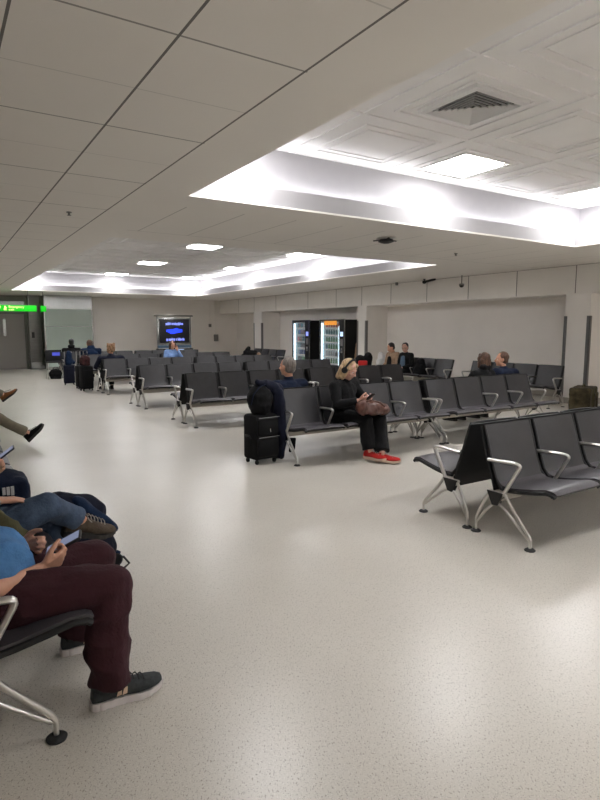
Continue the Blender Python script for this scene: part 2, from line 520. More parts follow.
# walls
def wallbox(name, a, b, m='wall'): return struct(MB().box(a, b), name, M[m])
wallbox('wall_left', (X0 - .2, Y0, 0), (X0, 26.6, HC))
wallbox('wall_behind', (X0 - .2, Y0 - .2, 0), (X1 + 1, Y0, HC))
c = MB().box((3.64, YB, 0), (XA + .2, YB + .2, HC))
struct(c, 'wall_back', M['wall'])
c = MB()                                # right side: pillars, alcove backs, bulkhead
c.box((XA, Y0, 0), (XA + .2, YB, 2.22 + .6))
struct(c, 'wall_alcove', M['wall'])
bh = MB().box((X1, Y0, 2.22), (XA, YB, HC + .02))
bh = struct(bh, 'wall_bulkhead', M['bulkhead'])
c = MB()
js = [6.85, 8.237, 9.6, 10.98, 12.38, 13.69, 15.0, 16.65, 18.85, 20.6, 22.0, 5.4, 4.0]
for y in js: c.box((X1 - .003, y - .008, 2.235), (X1 + .004, y + .008, HC - .02))
c.box((X1 - .006, Y0, HC - .018), (X1, YB, HC - .012))
c.build('panel_joint', M['joint'], bh, smooth=False)
PIL = [(6.51, 7.05), (13.46, 13.90), (19.98, 20.65), (-.5, .1)]
for i, (ya, yb) in enumerate(PIL):
    p = struct(MB().box((X1, ya, 0), (XA, yb, 2.22), bev=.006), 'wall_pillar.%03d' % i if i else 'wall_pillar', M['pillar'])
    MB().box((X1 - .012, ya - .012, 0), (XA, yb + .012, .12)).build('skirting', M['skirting'], p, smooth=False)
    for yy, sgn in ((ya, -1), (yb, 1)):
        g = MB().box((X1 - .008, yy - sgn * .06, .13), (X1 + .0, yy + sgn * .008, 1.78))
        g.box((X1 - .008, yy, .13), (X1 + .06, yy + sgn * .008, 1.78))
        g.build('corner_guard', M['guard'], p, smooth=False)
c = MB().box((XA - .015, Y0, 0), (XA, YB, .12)); c.box((4.2, YB - .015, 0), (XA - .02, YB, .12))
struct(c, 'baseboard_right', M['skirting'])

# entrance corner: door, dark metal columns, glass kiosk, signs
YD = 24.3
c = MB().box((X0, YD, 2.14), (3.0, YD + .2, HC)); c.box((X0, YD, 0), (.9, YD + .2, 2.14)); c.box((2.93, YD - .05, 0), (3.0, YD + .2, HC), 0)
struct(c, 'wall_entrance', M['metal_grey'])
c = MB().box((2.9, YD - .06, 0), (2.94, YD, 2.16)); c.box((.9, YD - .06, 0), (.96, YD, 2.16)); c.box((.96, YD - .06, 2.1), (2.9, YD, 2.16))
dr = struct(c, 'door_1', M['joint'])
for k, (a, b) in enumerate(((.965, 1.925), (1.935, 2.895))):
    d = MB().box((a, YD - .03, .02), (b, YD + .02, 2.1))
    lf = d.build('door_leaf', M['door_grey'], dr, smooth=False)
    xs = b - .26 if k == 0 else a + .22
    MB().box((xs, YD - .036, 1.28), (xs + .1, YD - .028, 1.92), bev=.003).build('vision_panel', M['metal_light'], lf, smooth=False)
    kx = b - .06 if k == 0 else a + .04
    MB().box((kx, YD - .06, .95), (kx + .025, YD - .03, 1.35), bev=.005).build('door_handle', M['metal_light'], lf)
c = MB().box((3.0, 23.9, 0), (3.42, 24.5, HC)); c.box((3.44, 23.95, .0), (3.62, 24.5, HC))
col = struct(c, 'wall_column', M['metal_grey'])
MB().box((3.08, 23.88, 1.2), (3.18, 23.9, 1.42), bev=.005).build('card_reader', M['black'], col)
MB().box((3.0, 23.87, 0), (3.62, 23.95, .28)).build('kick_plate', M['metal_light'], col, smooth=False)
# glass kiosk
gk = empty('glass_partition', (4.05, 23.15, 0))
tag(gk, 'frosted green glass partition with steel header beside the double door', 'partition')
gx0, gx1 = 3.47 - 4.05, 5.13 - 4.05
MB().box((gx0, 0, .12), (gx1, .04, 1.62)).build('glass_panel', M['green_glass'], gk, smooth=False)
MB().box((gx0, 0, 1.64), (gx1, .04, 2.28)).build('glass_panel', M['green_glass'], gk, smooth=False)
MB().box((gx0 - .02, -.03, 2.3), (gx1 + .02, .07, 2.795)).build('steel_header', M['metal_light'], gk, smooth=False)
c = MB().box((gx0 - .05, -.02, 0), (gx0, .06, 2.3)); c.box((gx1, -.02, 0), (gx1 + .04, .06, 2.3)); c.box((gx0, -.01, 1.62), (gx1, .05, 1.64)); c.box((gx0, -.01, 2.28), (gx1, .05, 2.3))
c.box((gx0, -.01, 0), (gx1, .05, .12))
c.build('frame', M['metal_light'], gk, smooth=False)

def text_mesh(name, body, size, m, parent, loc, rot=(PI / 2, 0, 0), ext=.002):
    cu = bpy.data.curves.new(name, 'FONT'); cu.body = body; cu.size = size; cu.extrude = ext; cu.resolution_u = 2
    o = bpy.data.objects.new(name, cu); COL.objects.link(o)
    bpy.context.view_layer.update()
    me = bpy.data.meshes.new_from_object(o.evaluated_get(bpy.context.evaluated_depsgraph_get()))
    bpy.data.objects.remove(o)
    me.materials.clear(); me.materials.append(m)
    o = bpy.data.objects.new(name, me); COL.objects.link(o)
    o.parent = parent; o.location = loc; o.rotation_euler = rot
    return o
# hanging green signs
sg = empty('exit_sign', (1.86, 21.0, 2.21))
tag(sg, 'wide green lit hanging exit sign with yellow lettering above the double door', 'sign')
MB().box((-.6, 0, -.1), (1.04, .09, .1), bev=.006).build('sign_box', M['sign_green'], sg)
text_mesh('lettering', 'Emergency', .105, M['sign_yellow'], sg, (.2, -.006, .012))
text_mesh('lettering', 'exit', .105, M['sign_yellow'], sg, (.2, -.006, -.075))
a = MB(); zz = -.003
a.add([(-.12, zz, .06), (-.02, zz, .06), (-.07, zz, -.065)], [(0, 1, 2)]); a.box((-.09, -.006, .0), (-.05, 0, .08))
a.build('arrow', M['sign_yellow'], sg, smooth=False)
a = MB().ell((.1, -.004, .055), (.02, .004, .02), seg=10, rings=6)
a.box((.075, -.006, -.02), (.115, 0, .035)); a.box((.06, -.006, -.07), (.085, 0, -.01)); a.box((.105, -.006, -.07), (.135, 0, -.01)); a.box((.115, -.006, .005), (.15, 0, .025))
a.build('running_figure', M['sign_yellow'], sg, smooth=False)
for x in (-.4, .8): MB().tube([(x, .045, .1), (x, .045, HC - 2.21)], .012).build('hanger_rod', M['metal_grey'], sg)
s2 = empty('exit_sign', (3.25, 21.6, 2.23))
tag(s2, 'short plain green lit sign behind the glass partition edge', 'sign')
MB().box((-.14, 0, -.1), (.04, .08, .1), bev=.006).build('sign_box', M['sign_green'], s2)
MB().tube([(-.05, .04, .1), (-.05, .04, HC - 2.23)], .012).build('hanger_rod', M['metal_grey'], s2)
c = MB().box((-1.0, 0, 0), (1.0, .03, .2)); 
hd = c.build('wall_panel', M['metal_light'], smooth=False); hd.location = (1.9, YD - .1, 2.38)
hd['kind'] = 'structure'; hd.name = 'trim_2'

# ------------------------------------------------------------------ ceiling fittings
CX = lambda i: WX0 - SB + (WX1 + .3 - WX0 + SB) / 5 * (i + .5)
CY = lambda w_, j: w_[1] + SB - (w_[1] - w_[0] + 2 * SB) / 10 * (j + .5)
proto = None
ordn = ('left', 'middle', 'right')
for wi, w_ in enumerate((W1, W2)):
    for j in (0, 3, 6, 9):
        for i in (0, 2, 4):
            if proto is None:
                proto = r_ = empty('ceiling_light')
                MB().box((-.31, -.31, -.012), (.31, .31, .0)).build('diffuser', M['led'], proto, smooth=False)
                f_ = MB()
                for a, b in (((-.33, -.33), (.33, -.31)), ((-.33, .31), (.33, .33)), ((-.33, -.31), (-.31, .31)), ((.31, -.31), (.33, .31))):
                    f_.box((a[0], a[1], -.008), (b[0], b[1], .004))
                f_.build('frame', M['white_metal'], proto, smooth=False)
            else: r_ = copy_tree(proto)
            r_.location = (CX(i), CY(w_, j), HR - .014)
            rown = ('row nearest the back wall', 'second row from the back wall', 'third row from the back wall', 'row farthest from the back wall')[j // 3]
            tag(r_, 'square led panel, %s column, %s of the %s ceiling recess' % (ordn[i // 2], rown, ('nearer', 'farther')[wi]), 'light', 'square led ceiling panels')
df = empty('air_diffuser', (CX(1), CY(W1, 1), HR))
tag(df, 'square louvred white air diffuser in the nearer raised ceiling', 'vent')
MB().box((-.29, -.29, -.004), (.29, .29, 0)).build('duct', M['vent_dark'], df, smooth=False)
c = MB()
def ring(mb, r1, z1, r0, z0, th=.004):
    for k in range(4):
        R_ = Matrix.Rotation(k * PI / 2, 3, 'Z')
        vs = [R_ @ V(p) for p in ((-r1, -r1, z1), (r1, -r1, z1), (r0, -r0, z0), (-r0, -r0, z0), (-r1, -r1, z1 + th), (r1, -r1, z1 + th), (r0, -r0, z0 + th), (-r0, -r0, z0 + th))]
        mb.add(vs, [(0, 1, 2, 3), (7, 6, 5, 4), (0, 4, 5, 1), (3, 2, 6, 7)])
for k in range(7):
    r1 = .285 - k * .038
    ring(c, r1, -.035 - .0 * k, r1 - .022, -.012)
c.build('louvre', M['white_metal'], df, smooth=False)
c = MB(); ring(c, .33, -.03, .285, -.04); ring(c, .335, 0, .33, -.03)
c.build('frame', M['white_metal'], df, smooth=False)
sd = empty('smoke_detector', (5.5, 6.38, HC))
tag(sd, 'dark round ceiling detector between the two ceiling recesses', 'detector')
MB().lathe([(.13, 0), (.14, -.012), (.1, -.02)]).build('base', M['white_metal'], sd)
MB().lathe([(.09, -.02), (.11, -.035), (.11, -.055), (.05, -.075), (.01, -.08)]).build('dome', M['black'], sd)
a = MB()
for k in range(3):
    an = 2.1 * k
    a.box((.06, -.012, -.035), (.19, .012, -.022), mtx=Matrix.Rotation(an, 4, 'Z'))
a.build('fin', M['black'], sd)
for (x, y, nm) in ((1.336, 6.89, 'over the left walkway'), (7.6, 7.0, 'right of the dark ceiling detector')):
    sp = MB().lathe([(.03, 0), (.03, -.008), (.01, -.012), (.01, -.03), (.022, -.034), (.022, -.038)], seg=12).build('sprinkler_head', M['metal_grey'])
    sp.location = (x, y, HC); tag(sp, 'small ceiling sprinkler head ' + nm, 'sprinkler')
# cameras by the bulkhead
cm = empty('security_camera', (10.72, 9.66, HC))
tag(cm, 'dome security camera hanging on a rod before the bulkhead', 'camera')
MB().tube([(0, 0, 0), (0, 0, -.2)], .012).build('rod', M['metal_grey'], cm)
MB().lathe([(.02, -.19), (.06, -.2), (.065, -.24)]).build('housing', M['plug'], cm)
MB().ell((0, 0, -.24), (.055, .055, .05), seg=14).build('dome', M['black'], cm)
cm = empty('security_camera', (10.66, 10.85, HC))
tag(cm, 'black bullet security camera with side arm before the bulkhead', 'camera')
MB().lathe([(.03, 0), (.03, -.02), (.012, -.025), (.012, -.06)]).build('mount', M['black'], cm)
MB().ell((0, 0, -.08), (.055, .055, .045)).build('swivel', M['black'], cm)
MB().tube([(0, 0, -.08), (.18, -.22, -.01)], .03).build('barrel', M['black'], cm)
cm = MB().box((-.03, -.03, -.08), (.03, .03, 0), bev=.01).build('motion_sensor', M['guard']); cm.location = (10.8, 12.05, HC)
tag(cm, 'tiny dark sensor at the top of the bulkhead', 'sensor')
# back wall conduit with boxes
cd_ = empty('wall_conduit', (10.66, YB - .02, 0)); tag(cd_, 'thin wall conduit with a socket box on the back wall', 'conduit')
MB().box((-.02, -.02, 1.3), (.02, .015, HC - .02)).build('pipe', M['wall'], cd_, smooth=False)
MB().box((-.1, -.05, 1.0), (.1, .015, 1.3), bev=.01).build('socket_box', M['plug'], cd_)
cd_ = empty('wall_conduit', (10.38, YB - .02, 0)); tag(cd_, 'shorter wall conduit with a small switch box, left of the other', 'conduit')
MB().box((-.015, -.02, 1.75), (.015, .015, HC - .02)).build('pipe', M['wall'], cd_, smooth=False)
MB().box((-.06, -.04, 1.63), (.06, .015, 1.77), bev=.01).build('switch_box', M['plug'], cd_)

# ------------------------------------------------------------------ seating
MOD, SW, GAP = .565, .512, .04
PROF = [(.020, .805), (.050, .72), (.085, .60), (.115, .51), (.145, .43), (.175, .385)]     # (forward, height) of the back
PSEAT = [(.165, .392), (.20, .372), (.26, .368), (.36, .382), (.46, .402), (.55, .422), (.60, .418), (.618, .405)]
def slab(mb, prof, x0, x1, th, mi=0, side=1, crown=0.0, nx=6):
    n = len(prof)
    P2 = [V((0, -u, z)) for u, z in prof]
    N = []
    for i in range(n):
        t = P2[min(i + 1, n - 1)] - P2[max(i - 1, 0)]
        N.append(V((0, -t.z, t.y)).normalized() * side)
    vs = []
    for layer in (0, 1):
        for i in range(n):
            for k in range(nx + 1):
                f_ = k / nx
                dip = -crown * (1 - (2 * f_ - 1) ** 2)
                p = P2[i] + N[i] * (dip - th * layer)
                vs.append((x0 + (x1 - x0) * f_, p.y, p.z))
    fs = []
    R = nx + 1
    o = n * R
    for i in range(n - 1):
        for k in range(nx):
            a = i * R + k
            fs.append((a, a + 1, a + 1 + R, a + R))
            fs.append((o + a, o + a + R, o + a + 1 + R, o + a + 1))
        a = i * R; fs.append((a, a + R, o + a + R, o + a))
        a = i * R + nx; fs.append((a, o + a, o + a + R, a + R))
    for k in range(nx):
        fs.append((k, o + k, o + k + 1, k + 1))
        a = (n - 1) * R + k
        fs.append((a, a + 1, o + a + 1, o + a))
    mb.add(vs, fs, mi)
def arm_mesh():
    a = MB()
    a.tube([(0, -.095, .567), (0, -.30, .578), (0, -.37, .572), (0, -.235, .335)], .0135, 10, fillet=.05, flat=1.25)
    return a.mesh('armrest', [M['chrome']])
def leg_mesh():
    a = MB()
    a.tube([(0, -.245, .35), (0, -.30, .27), (0, -.455, .10), (0, -.47, .07)], .0125, 10, fillet=.05)
    a.tube([(0, -.19, .265), (0, -.26, .23), (0, -.45, .075), (0, -.47, .07)], .0105, 10, fillet=.04)
    a.tube([(0, -.12, .335), (0, -.075, .26), (0, -.01, .12), (0, -.005, .08)], .0125, 10, fillet=.05)
    a.tube([(0, -.17, .265), (0, -.10, .20), (0, -.012, .085), (0, -.005, .08)], .0105, 10, fillet=.04)
    a.tube([(0, -.10, .34), (0, -.25, .345), (0, -.18, .255), (0, -.10, .34)], .010, 8)
    a.tube([(0, -.47, .085), (0, -.47, .018)], .010, 8); a.tube([(0, -.005, .095), (0, -.005, .018)], .010, 8)
    return a.mesh('leg', [M['chrome']])
def foot_mesh(): return MB().lathe([(.036, 0), (.038, .006), (.028, .014), (.012, .018)], seg=20).mesh('foot', [M['rubber']])
def hub_mesh():
    a = MB()
    vs = [V(p) for p in ((-.02, -.105, .345), (-.02, -.245, .345), (-.02, -.20, .25), (-.02, -.155, .245))]
    vs += [v + V((.04, 0, 0)) for v in vs]
    a.add(vs, [(3, 2, 1, 0), (4, 5, 6, 7), (0, 1, 5, 4), (1, 2, 6, 5), (2, 3, 7, 6), (3, 0, 4, 7)])
    return a.mesh('hub_cover', [M['black']])
def back_mesh():
    a = MB(); slab(a, PROF, GAP / 2 + .004, GAP / 2 + SW - .004, .010, 0, crown=.012)
    me = a.mesh('backrest', [M['sling'], M['black']])
    for p in me.polygons:
        if p.normal.y > 0.3: p.material_index = 1
    return me
def shell_mesh():
    a = MB(); slab(a, [(.006, .796), (.030, .71), (.068, .59), (.097, .50), (.125, .42), (.145, .36), (.15, .285)], .0, MOD, .010)
    return a.mesh('back_shell', [M['black']])
def rim_mesh():
    a = MB()
    for x in (GAP / 2, GAP / 2 + SW):
        a.tube([(x, -u, z) for u, z in PROF[:-1]] + [(x, -u, z - .006) for u, z in PSEAT[1:]], .014, 8)
    a.tube([(GAP / 2, -.592, .402), (GAP / 2 + SW, -.592, .402)], .009, 8)
    return a.mesh('side_frame', [M['black']])
def pan_mesh():
    a = MB(); slab(a, PSEAT, GAP / 2 + .004, GAP / 2 + SW - .004, .018, 0, crown=.008)
    me = a.mesh('seat', [M['sling_seat'], M['black']])
    for p in me.polygons:
        if p.normal.z < -0.3: p.material_index = 1
    return me
BM = dict(arm=arm_mesh(), leg=leg_mesh(), foot=foot_mesh(), hub=hub_mesh(), back=back_mesh(), rim=rim_mesh(), shell=shell_mesh(), pan=pan_mesh())
def link(name, me, parent, loc=(0, 0, 0)):
    o = bpy.data.objects.new(name, me); COL.objects.link(o); o.parent = parent; o.location = loc; return o
BEAMS = {}
def bench(x, y, rz, label, group, n=4, arms=None, cat='bench seat'):
    r = empty('beam_bench', (x, y, 0), rz)
    tag(r, label, cat, group)
    L = n * MOD + .0
    if n not in BEAMS: BEAMS[n] = MB().box((-.0, -.225, .285), (L, -.155, .355), bev=.008).mesh('beam', [M['beam']])
    link('beam', BEAMS[n], r)
    for xx in (0, L):
        lg = link('leg', BM['leg'], r, (xx, 0, 0))
        link('foot', BM['foot'], lg, (0, -.47, 0)); link('foot', BM['foot'], lg, (0, -.005, 0))
        link('hub_cover', BM['hub'], lg)
    for k in (arms if arms is not None else range(n + 1)):
        link('armrest', BM['arm'], r, (k * MOD, 0, 0))
    for k in range(n):
        o = link('backrest', BM['back'], r, (k * MOD + .007, 0, 0))
        link('side_frame', BM['rim'], o)
        link('back_shell', BM['shell'], r, (k * MOD, 0, 0))
        link('seat', BM['pan'], r, (k * MOD + .007, 0, 0))
    return r
LB = 4 * MOD
ROWS = [2.79, 5.73, 8.66, 11.15, 14.0, 16.7, 19.3]
RN = ['foreground row', 'second row from the camera', 'third row from the camera', 'fourth row from the camera',
      'fifth row from the camera', 'sixth row from the camera', 'last row before the back wall']
G = 'back-to-back airport bench seats in the middle rows'
for i, y in enumerate(ROWS):
    x = 3.335 if i == 0 else 3.30
    for half, xx in (('left', x), ('right', x + LB + .09)):
        if i == 0 and half == 'right': continue
        hw = '' if i == 0 else half + ' half, '
        ar = [0, 2, 3, 4] if half == 'right' else None
        bench(xx, y, 0, ('black bench, %sfacing the camera, %s' % (hw, RN[i])), G, arms=ar)
        bench(xx + LB, y + .075, PI, ('black bench, %sfacing the back wall, %s' % (hw, RN[i])), G, arms=ar)
GW = 'bench seats along the right wall'
bench(10.3, 8.86, -PI / 2, 'black four-seat bench against the right wall next to the near pillar', GW)
bench(10.3, 11.67, -PI / 2, 'black four-seat bench against the right wall where a scarfed pair sits', GW)
bench(10.3, 19.4, -PI / 2, 'black bench by the right wall in front of the vending machines', GW)
GL = 'bench seats along the left edge'
XL = -.19
bench(XL, 2.12, PI / 2, 'black bench at the left edge holding the man in burgundy trousers', GL)
bench(XL, 2.12 + LB + .09, PI / 2, 'black empty bench behind the jeans wearer at the left edge', GL)
bench(XL, 2.12 + 2 * (LB + .09), PI / 2, 'black bench at the left edge under the person in khaki trousers', GL)
bench(XL, 2.12 + 3 * (LB + .09), PI / 2, 'black farthest bench at the left edge under the tan shoe wearer', GL)

# ------------------------------------------------------------------ people
def frame(fwd, up=(0, 0, 1)):
    """matrix whose +Y is fwd, +Z roughly up"""
    y = V(fwd).normalized(); z = V(up); z = (z - y * z.dot(y)).normalized(); x = y.cross(z)
    m = Matrix((x, y, z)).transposed()
    return m
def head_shapes(mb, c, R, s=1.0, fem=False):
    def e(p, r): mb.ell(c + R @ (V(p) * s), [q * s for q in r], mtx=R.to_4x4())
    def k(p, q, r0, r1): mb.cap(c + R @ (V(p) * s), c + R @ (V(q) * s), r0 * s, r1 * s, seg=10)
    e((0, -.012, .025), (.074, .093, .093)); e((0, .025, -.035), (.060, .060, .070)); e((0, .040, -.010), (.058, .045, .055))
    e((0, .058, -.088), (.026, .022, .018)); k((-.04, .01, -.07), (.0, .06, -.092), .02, .016); k((.04, .01, -.07), (.0, .06, -.092), .02, .016)
    k((0, .086, .012), (0, .106, -.024), .008, .0125); e((.011, .094, -.028), (.009, .01, .008)); e((-.011, .094, -.028), (.009, .01, .008))
    k((-.042, .066, .026), (0, .082, .024), .011, .010); k((.042, .066, .026), (0, .082, .024), .011, .010)
    e((0, .082, -.052), (.023, .011, .006)); e((0, .080, -.062), (.019, .011, .007))
    for sx in (-1, 1):
        e((sx * .038, .058, -.025), (.022, .022, .02)); e((sx * .077, -.005, -.004), (.009, .019, .031)); e((sx * .074, 0, -.02), (.01, .012, .015))
def hand_shapes(mb, w, d, n, t, curl=.5, s=1.0, thumb=.6):
    """w wrist, d direction, n palm-facing normal, t towards the thumb"""
    d = V(d).normalized(); n = V(n); n = (n - d * n.dot(d)).normalized(); t = V(t); t = (t - d * t.dot(d) - n * t.dot(n)).normalized()
    w = V(w)
    for off, ln, r, k in ((.030, .070, .0095, .96), (.010, .078, .0098, 1.0), (-.010, .072, .0094, .97), (-.029, .056, .0084, .90)):
        base = w + d * .085 * s * k + t * off * s
        mb.cap(w + d * .01 * s + t * off * .6 * s, base, .014 * s, .0115 * s, seg=9)
        p = base; a = curl * .5
        for q, frac in enumerate((.45, .30, .25)):
            dd = d * math.cos(a) + n * math.sin(a)
            p2 = p + dd * ln * frac * s
            mb.cap(p, p2, r * s * (1 - .07 * q), r * s * (.93 - .07 * q), seg=8)
            p = p2; a += curl * .9
    p = w + d * .025 * s + t * .025 * s
    p2 = p + (d * .7 + t * .75 + n * .35).normalized() * .042 * s
    p3 = p2 + (d * .95 + t * (.5 - thumb * .5) + n * (.2 + thumb * .4)).normalized() * .032 * s
    p4 = p3 + (d * 1.0 + t * (.1 - thumb * .3) + n * (.2 + thumb * .5)).normalized() * .026 * s
    mb.cap(p, p2, .016 * s, .0125 * s, seg=9); mb.cap(p2, p3, .0118 * s, .0105 * s, seg=9); mb.cap(p3, p4, .0105 * s, .0088 * s, seg=9)

def make_shoe(parent, ankle, d, up, style, side, L=.285):
    """ankle: joint; d toe direction. Shoe > sole, laces, mark"""
    R = frame(d, up); A = V(ankle)
    k = L / .285
    prof = [(-.078, .018, .0), (-.072, .034, .006), (-.045, .037, .0), (0, .036, 0), (.05, .042, 0), (.10, .050, .0), (.15, .049, .004), (.185, .038, .010), (.203, .020, .016), (.207, .008, .02)]
    hts = [.054, .080, .088, .092, .088, .074, .064, .056, .046, .034]
    if style['kind'] == 'boot': hts = [.07, .10, .112, .115, .095, .070, .056, .048, .038, .03]
    base = -.092
    seg = 16
    def P3(x, y, z): return A + R @ (V((x, y, z)) * k)
    vs, fs = [], []
    for (y, wd, lift), h in zip(prof, hts):
        for q in range(seg):
            a = 2 * PI * q / seg
            cx, cz = math.cos(a), math.sin(a)
            zz = (math.copysign(abs(cz) ** .75, cz) * .5 + .5)
            ww = wd * (1 - .35 * max(0, zz - .35)) * math.copysign(abs(cx) ** .8, cx)
            vs.append(P3(ww + side * .004 * (y > .08), y, base + .022 + lift * .6 + zz * (h - .02)))
    n = len(prof)
    for i in range(n - 1):
        for q in range(seg):
            a, b = i * seg + q, i * seg + (q + 1) % seg
            fs.append((a, b, b + seg, a + seg))
    fs.append(tuple(range(seg))[::-1]); fs.append(tuple(range((n - 1) * seg, n * seg)))
    mb = MB().add(vs, fs)
    mb.cap(P3(0, -.03, -.02), P3(0, -.035, .012 if style['kind'] != 'boot' else .035), .040 * k, .042 * k, seg=16, flat1=True)
    sh = mb.build('shoe', M[style['upper']], parent, angle=60)
    # sole
    vs, fs = [], []
    sp = [(-.084, .016), (-.076, .034), (-.045, .041), (0, .040), (.05, .045), (.10, .053), (.15, .052), (.187, .041), (.207, .022), (.213, .008)]
    sl = []
    for j in range(len(sp) - 1):
        for q in range(4):
            t_ = q / 4
            sl.append((sp[j][0] * (1 - t_) + sp[j + 1][0] * t_, sp[j][1] * (1 - t_) + sp[j + 1][1] * t_))
    sl.append(sp[-1])
    for idx, (y, wd) in enumerate(sl):
        gr = .0045 if (style.get('groove') and idx % 3 == 1 and 2 < idx < len(sl) - 3) else 0
        lift = max(0, (y - .13)) * .22
        th = .030 if y < .05 else .030 - (y - .05) * .05
        for (fx, z) in ((1.0, 0), (1.04, .006), (1.0, th * .7), (.97, th), (-.97, th), (-1.0, th * .7), (-1.04, .006), (-1.0, 0)):
            vs.append(P3(fx * (wd - gr) + side * .004 * (y > .08), y, base + lift + z))
    n2 = len(sl)
    for i in range(n2 - 1):
        for q in range(8):
            a, b = i * 8 + q, i * 8 + (q + 1) % 8
            fs.append((a, b, b + 8, a + 8))
    fs.append(tuple(range(8))[::-1]); fs.append(tuple(range((n2 - 1) * 8, n2 * 8)))
    so = MB().add(vs, fs).build('sole', M[style['sole']], sh, angle=50)
    la = MB()
    for j in range(5):
        y = .035 + j * .021; z = base + .112 - j * .0075 - (0 if style['kind'] != 'boot' else -.012)
        la.tube([P3(-.028, y, z - .014), P3(-.012, y + .003, z - .001), P3(.012, y + .008, z - .001), P3(.028, y + .01, z - .014)], .0028 * k, 6)
    la.tube([P3(0, .035, base + .108), P3(.03, .03, base + .112), P3(.035, .05, base + .098)], .0024 * k, 6)
    la.tube([P3(0, .035, base + .108), P3(-.03, .03, base + .112), P3(-.035, .05, base + .098)], .0024 * k, 6)
    la.build('laces', M[style.get('lace', 'laces')], sh)
    if style.get('mark'):
        for sx in (-1, 1):
            m_ = MB()
            for q in range(2):
                y0 = .012 + q * .022
                vs = [P3(sx * (.0385 + .002 * q), y0, base + .048), P3(sx * (.0415 + .001 * q), y0 + .018, base + .052), P3(sx * (.034 + .002 * q), y0 + .022, base + .074), P3(sx * (.033 + .002 * q), y0 + .010, base + .073)]
                vs = [v + R @ V((sx * .0035, 0, -.004)) for v in vs]
                vs += [v + R @ V((sx * .004, 0, 0)) for v in vs]
                m_.add(vs, [(0, 1, 2, 3), (7, 6, 5, 4), (0, 4, 5, 1), (1, 5, 6, 2), (2, 6, 7, 3), (3, 7, 4, 0)])
            m_.build('side_mark', M['beige_mark'], sh, smooth=False)
    return sh

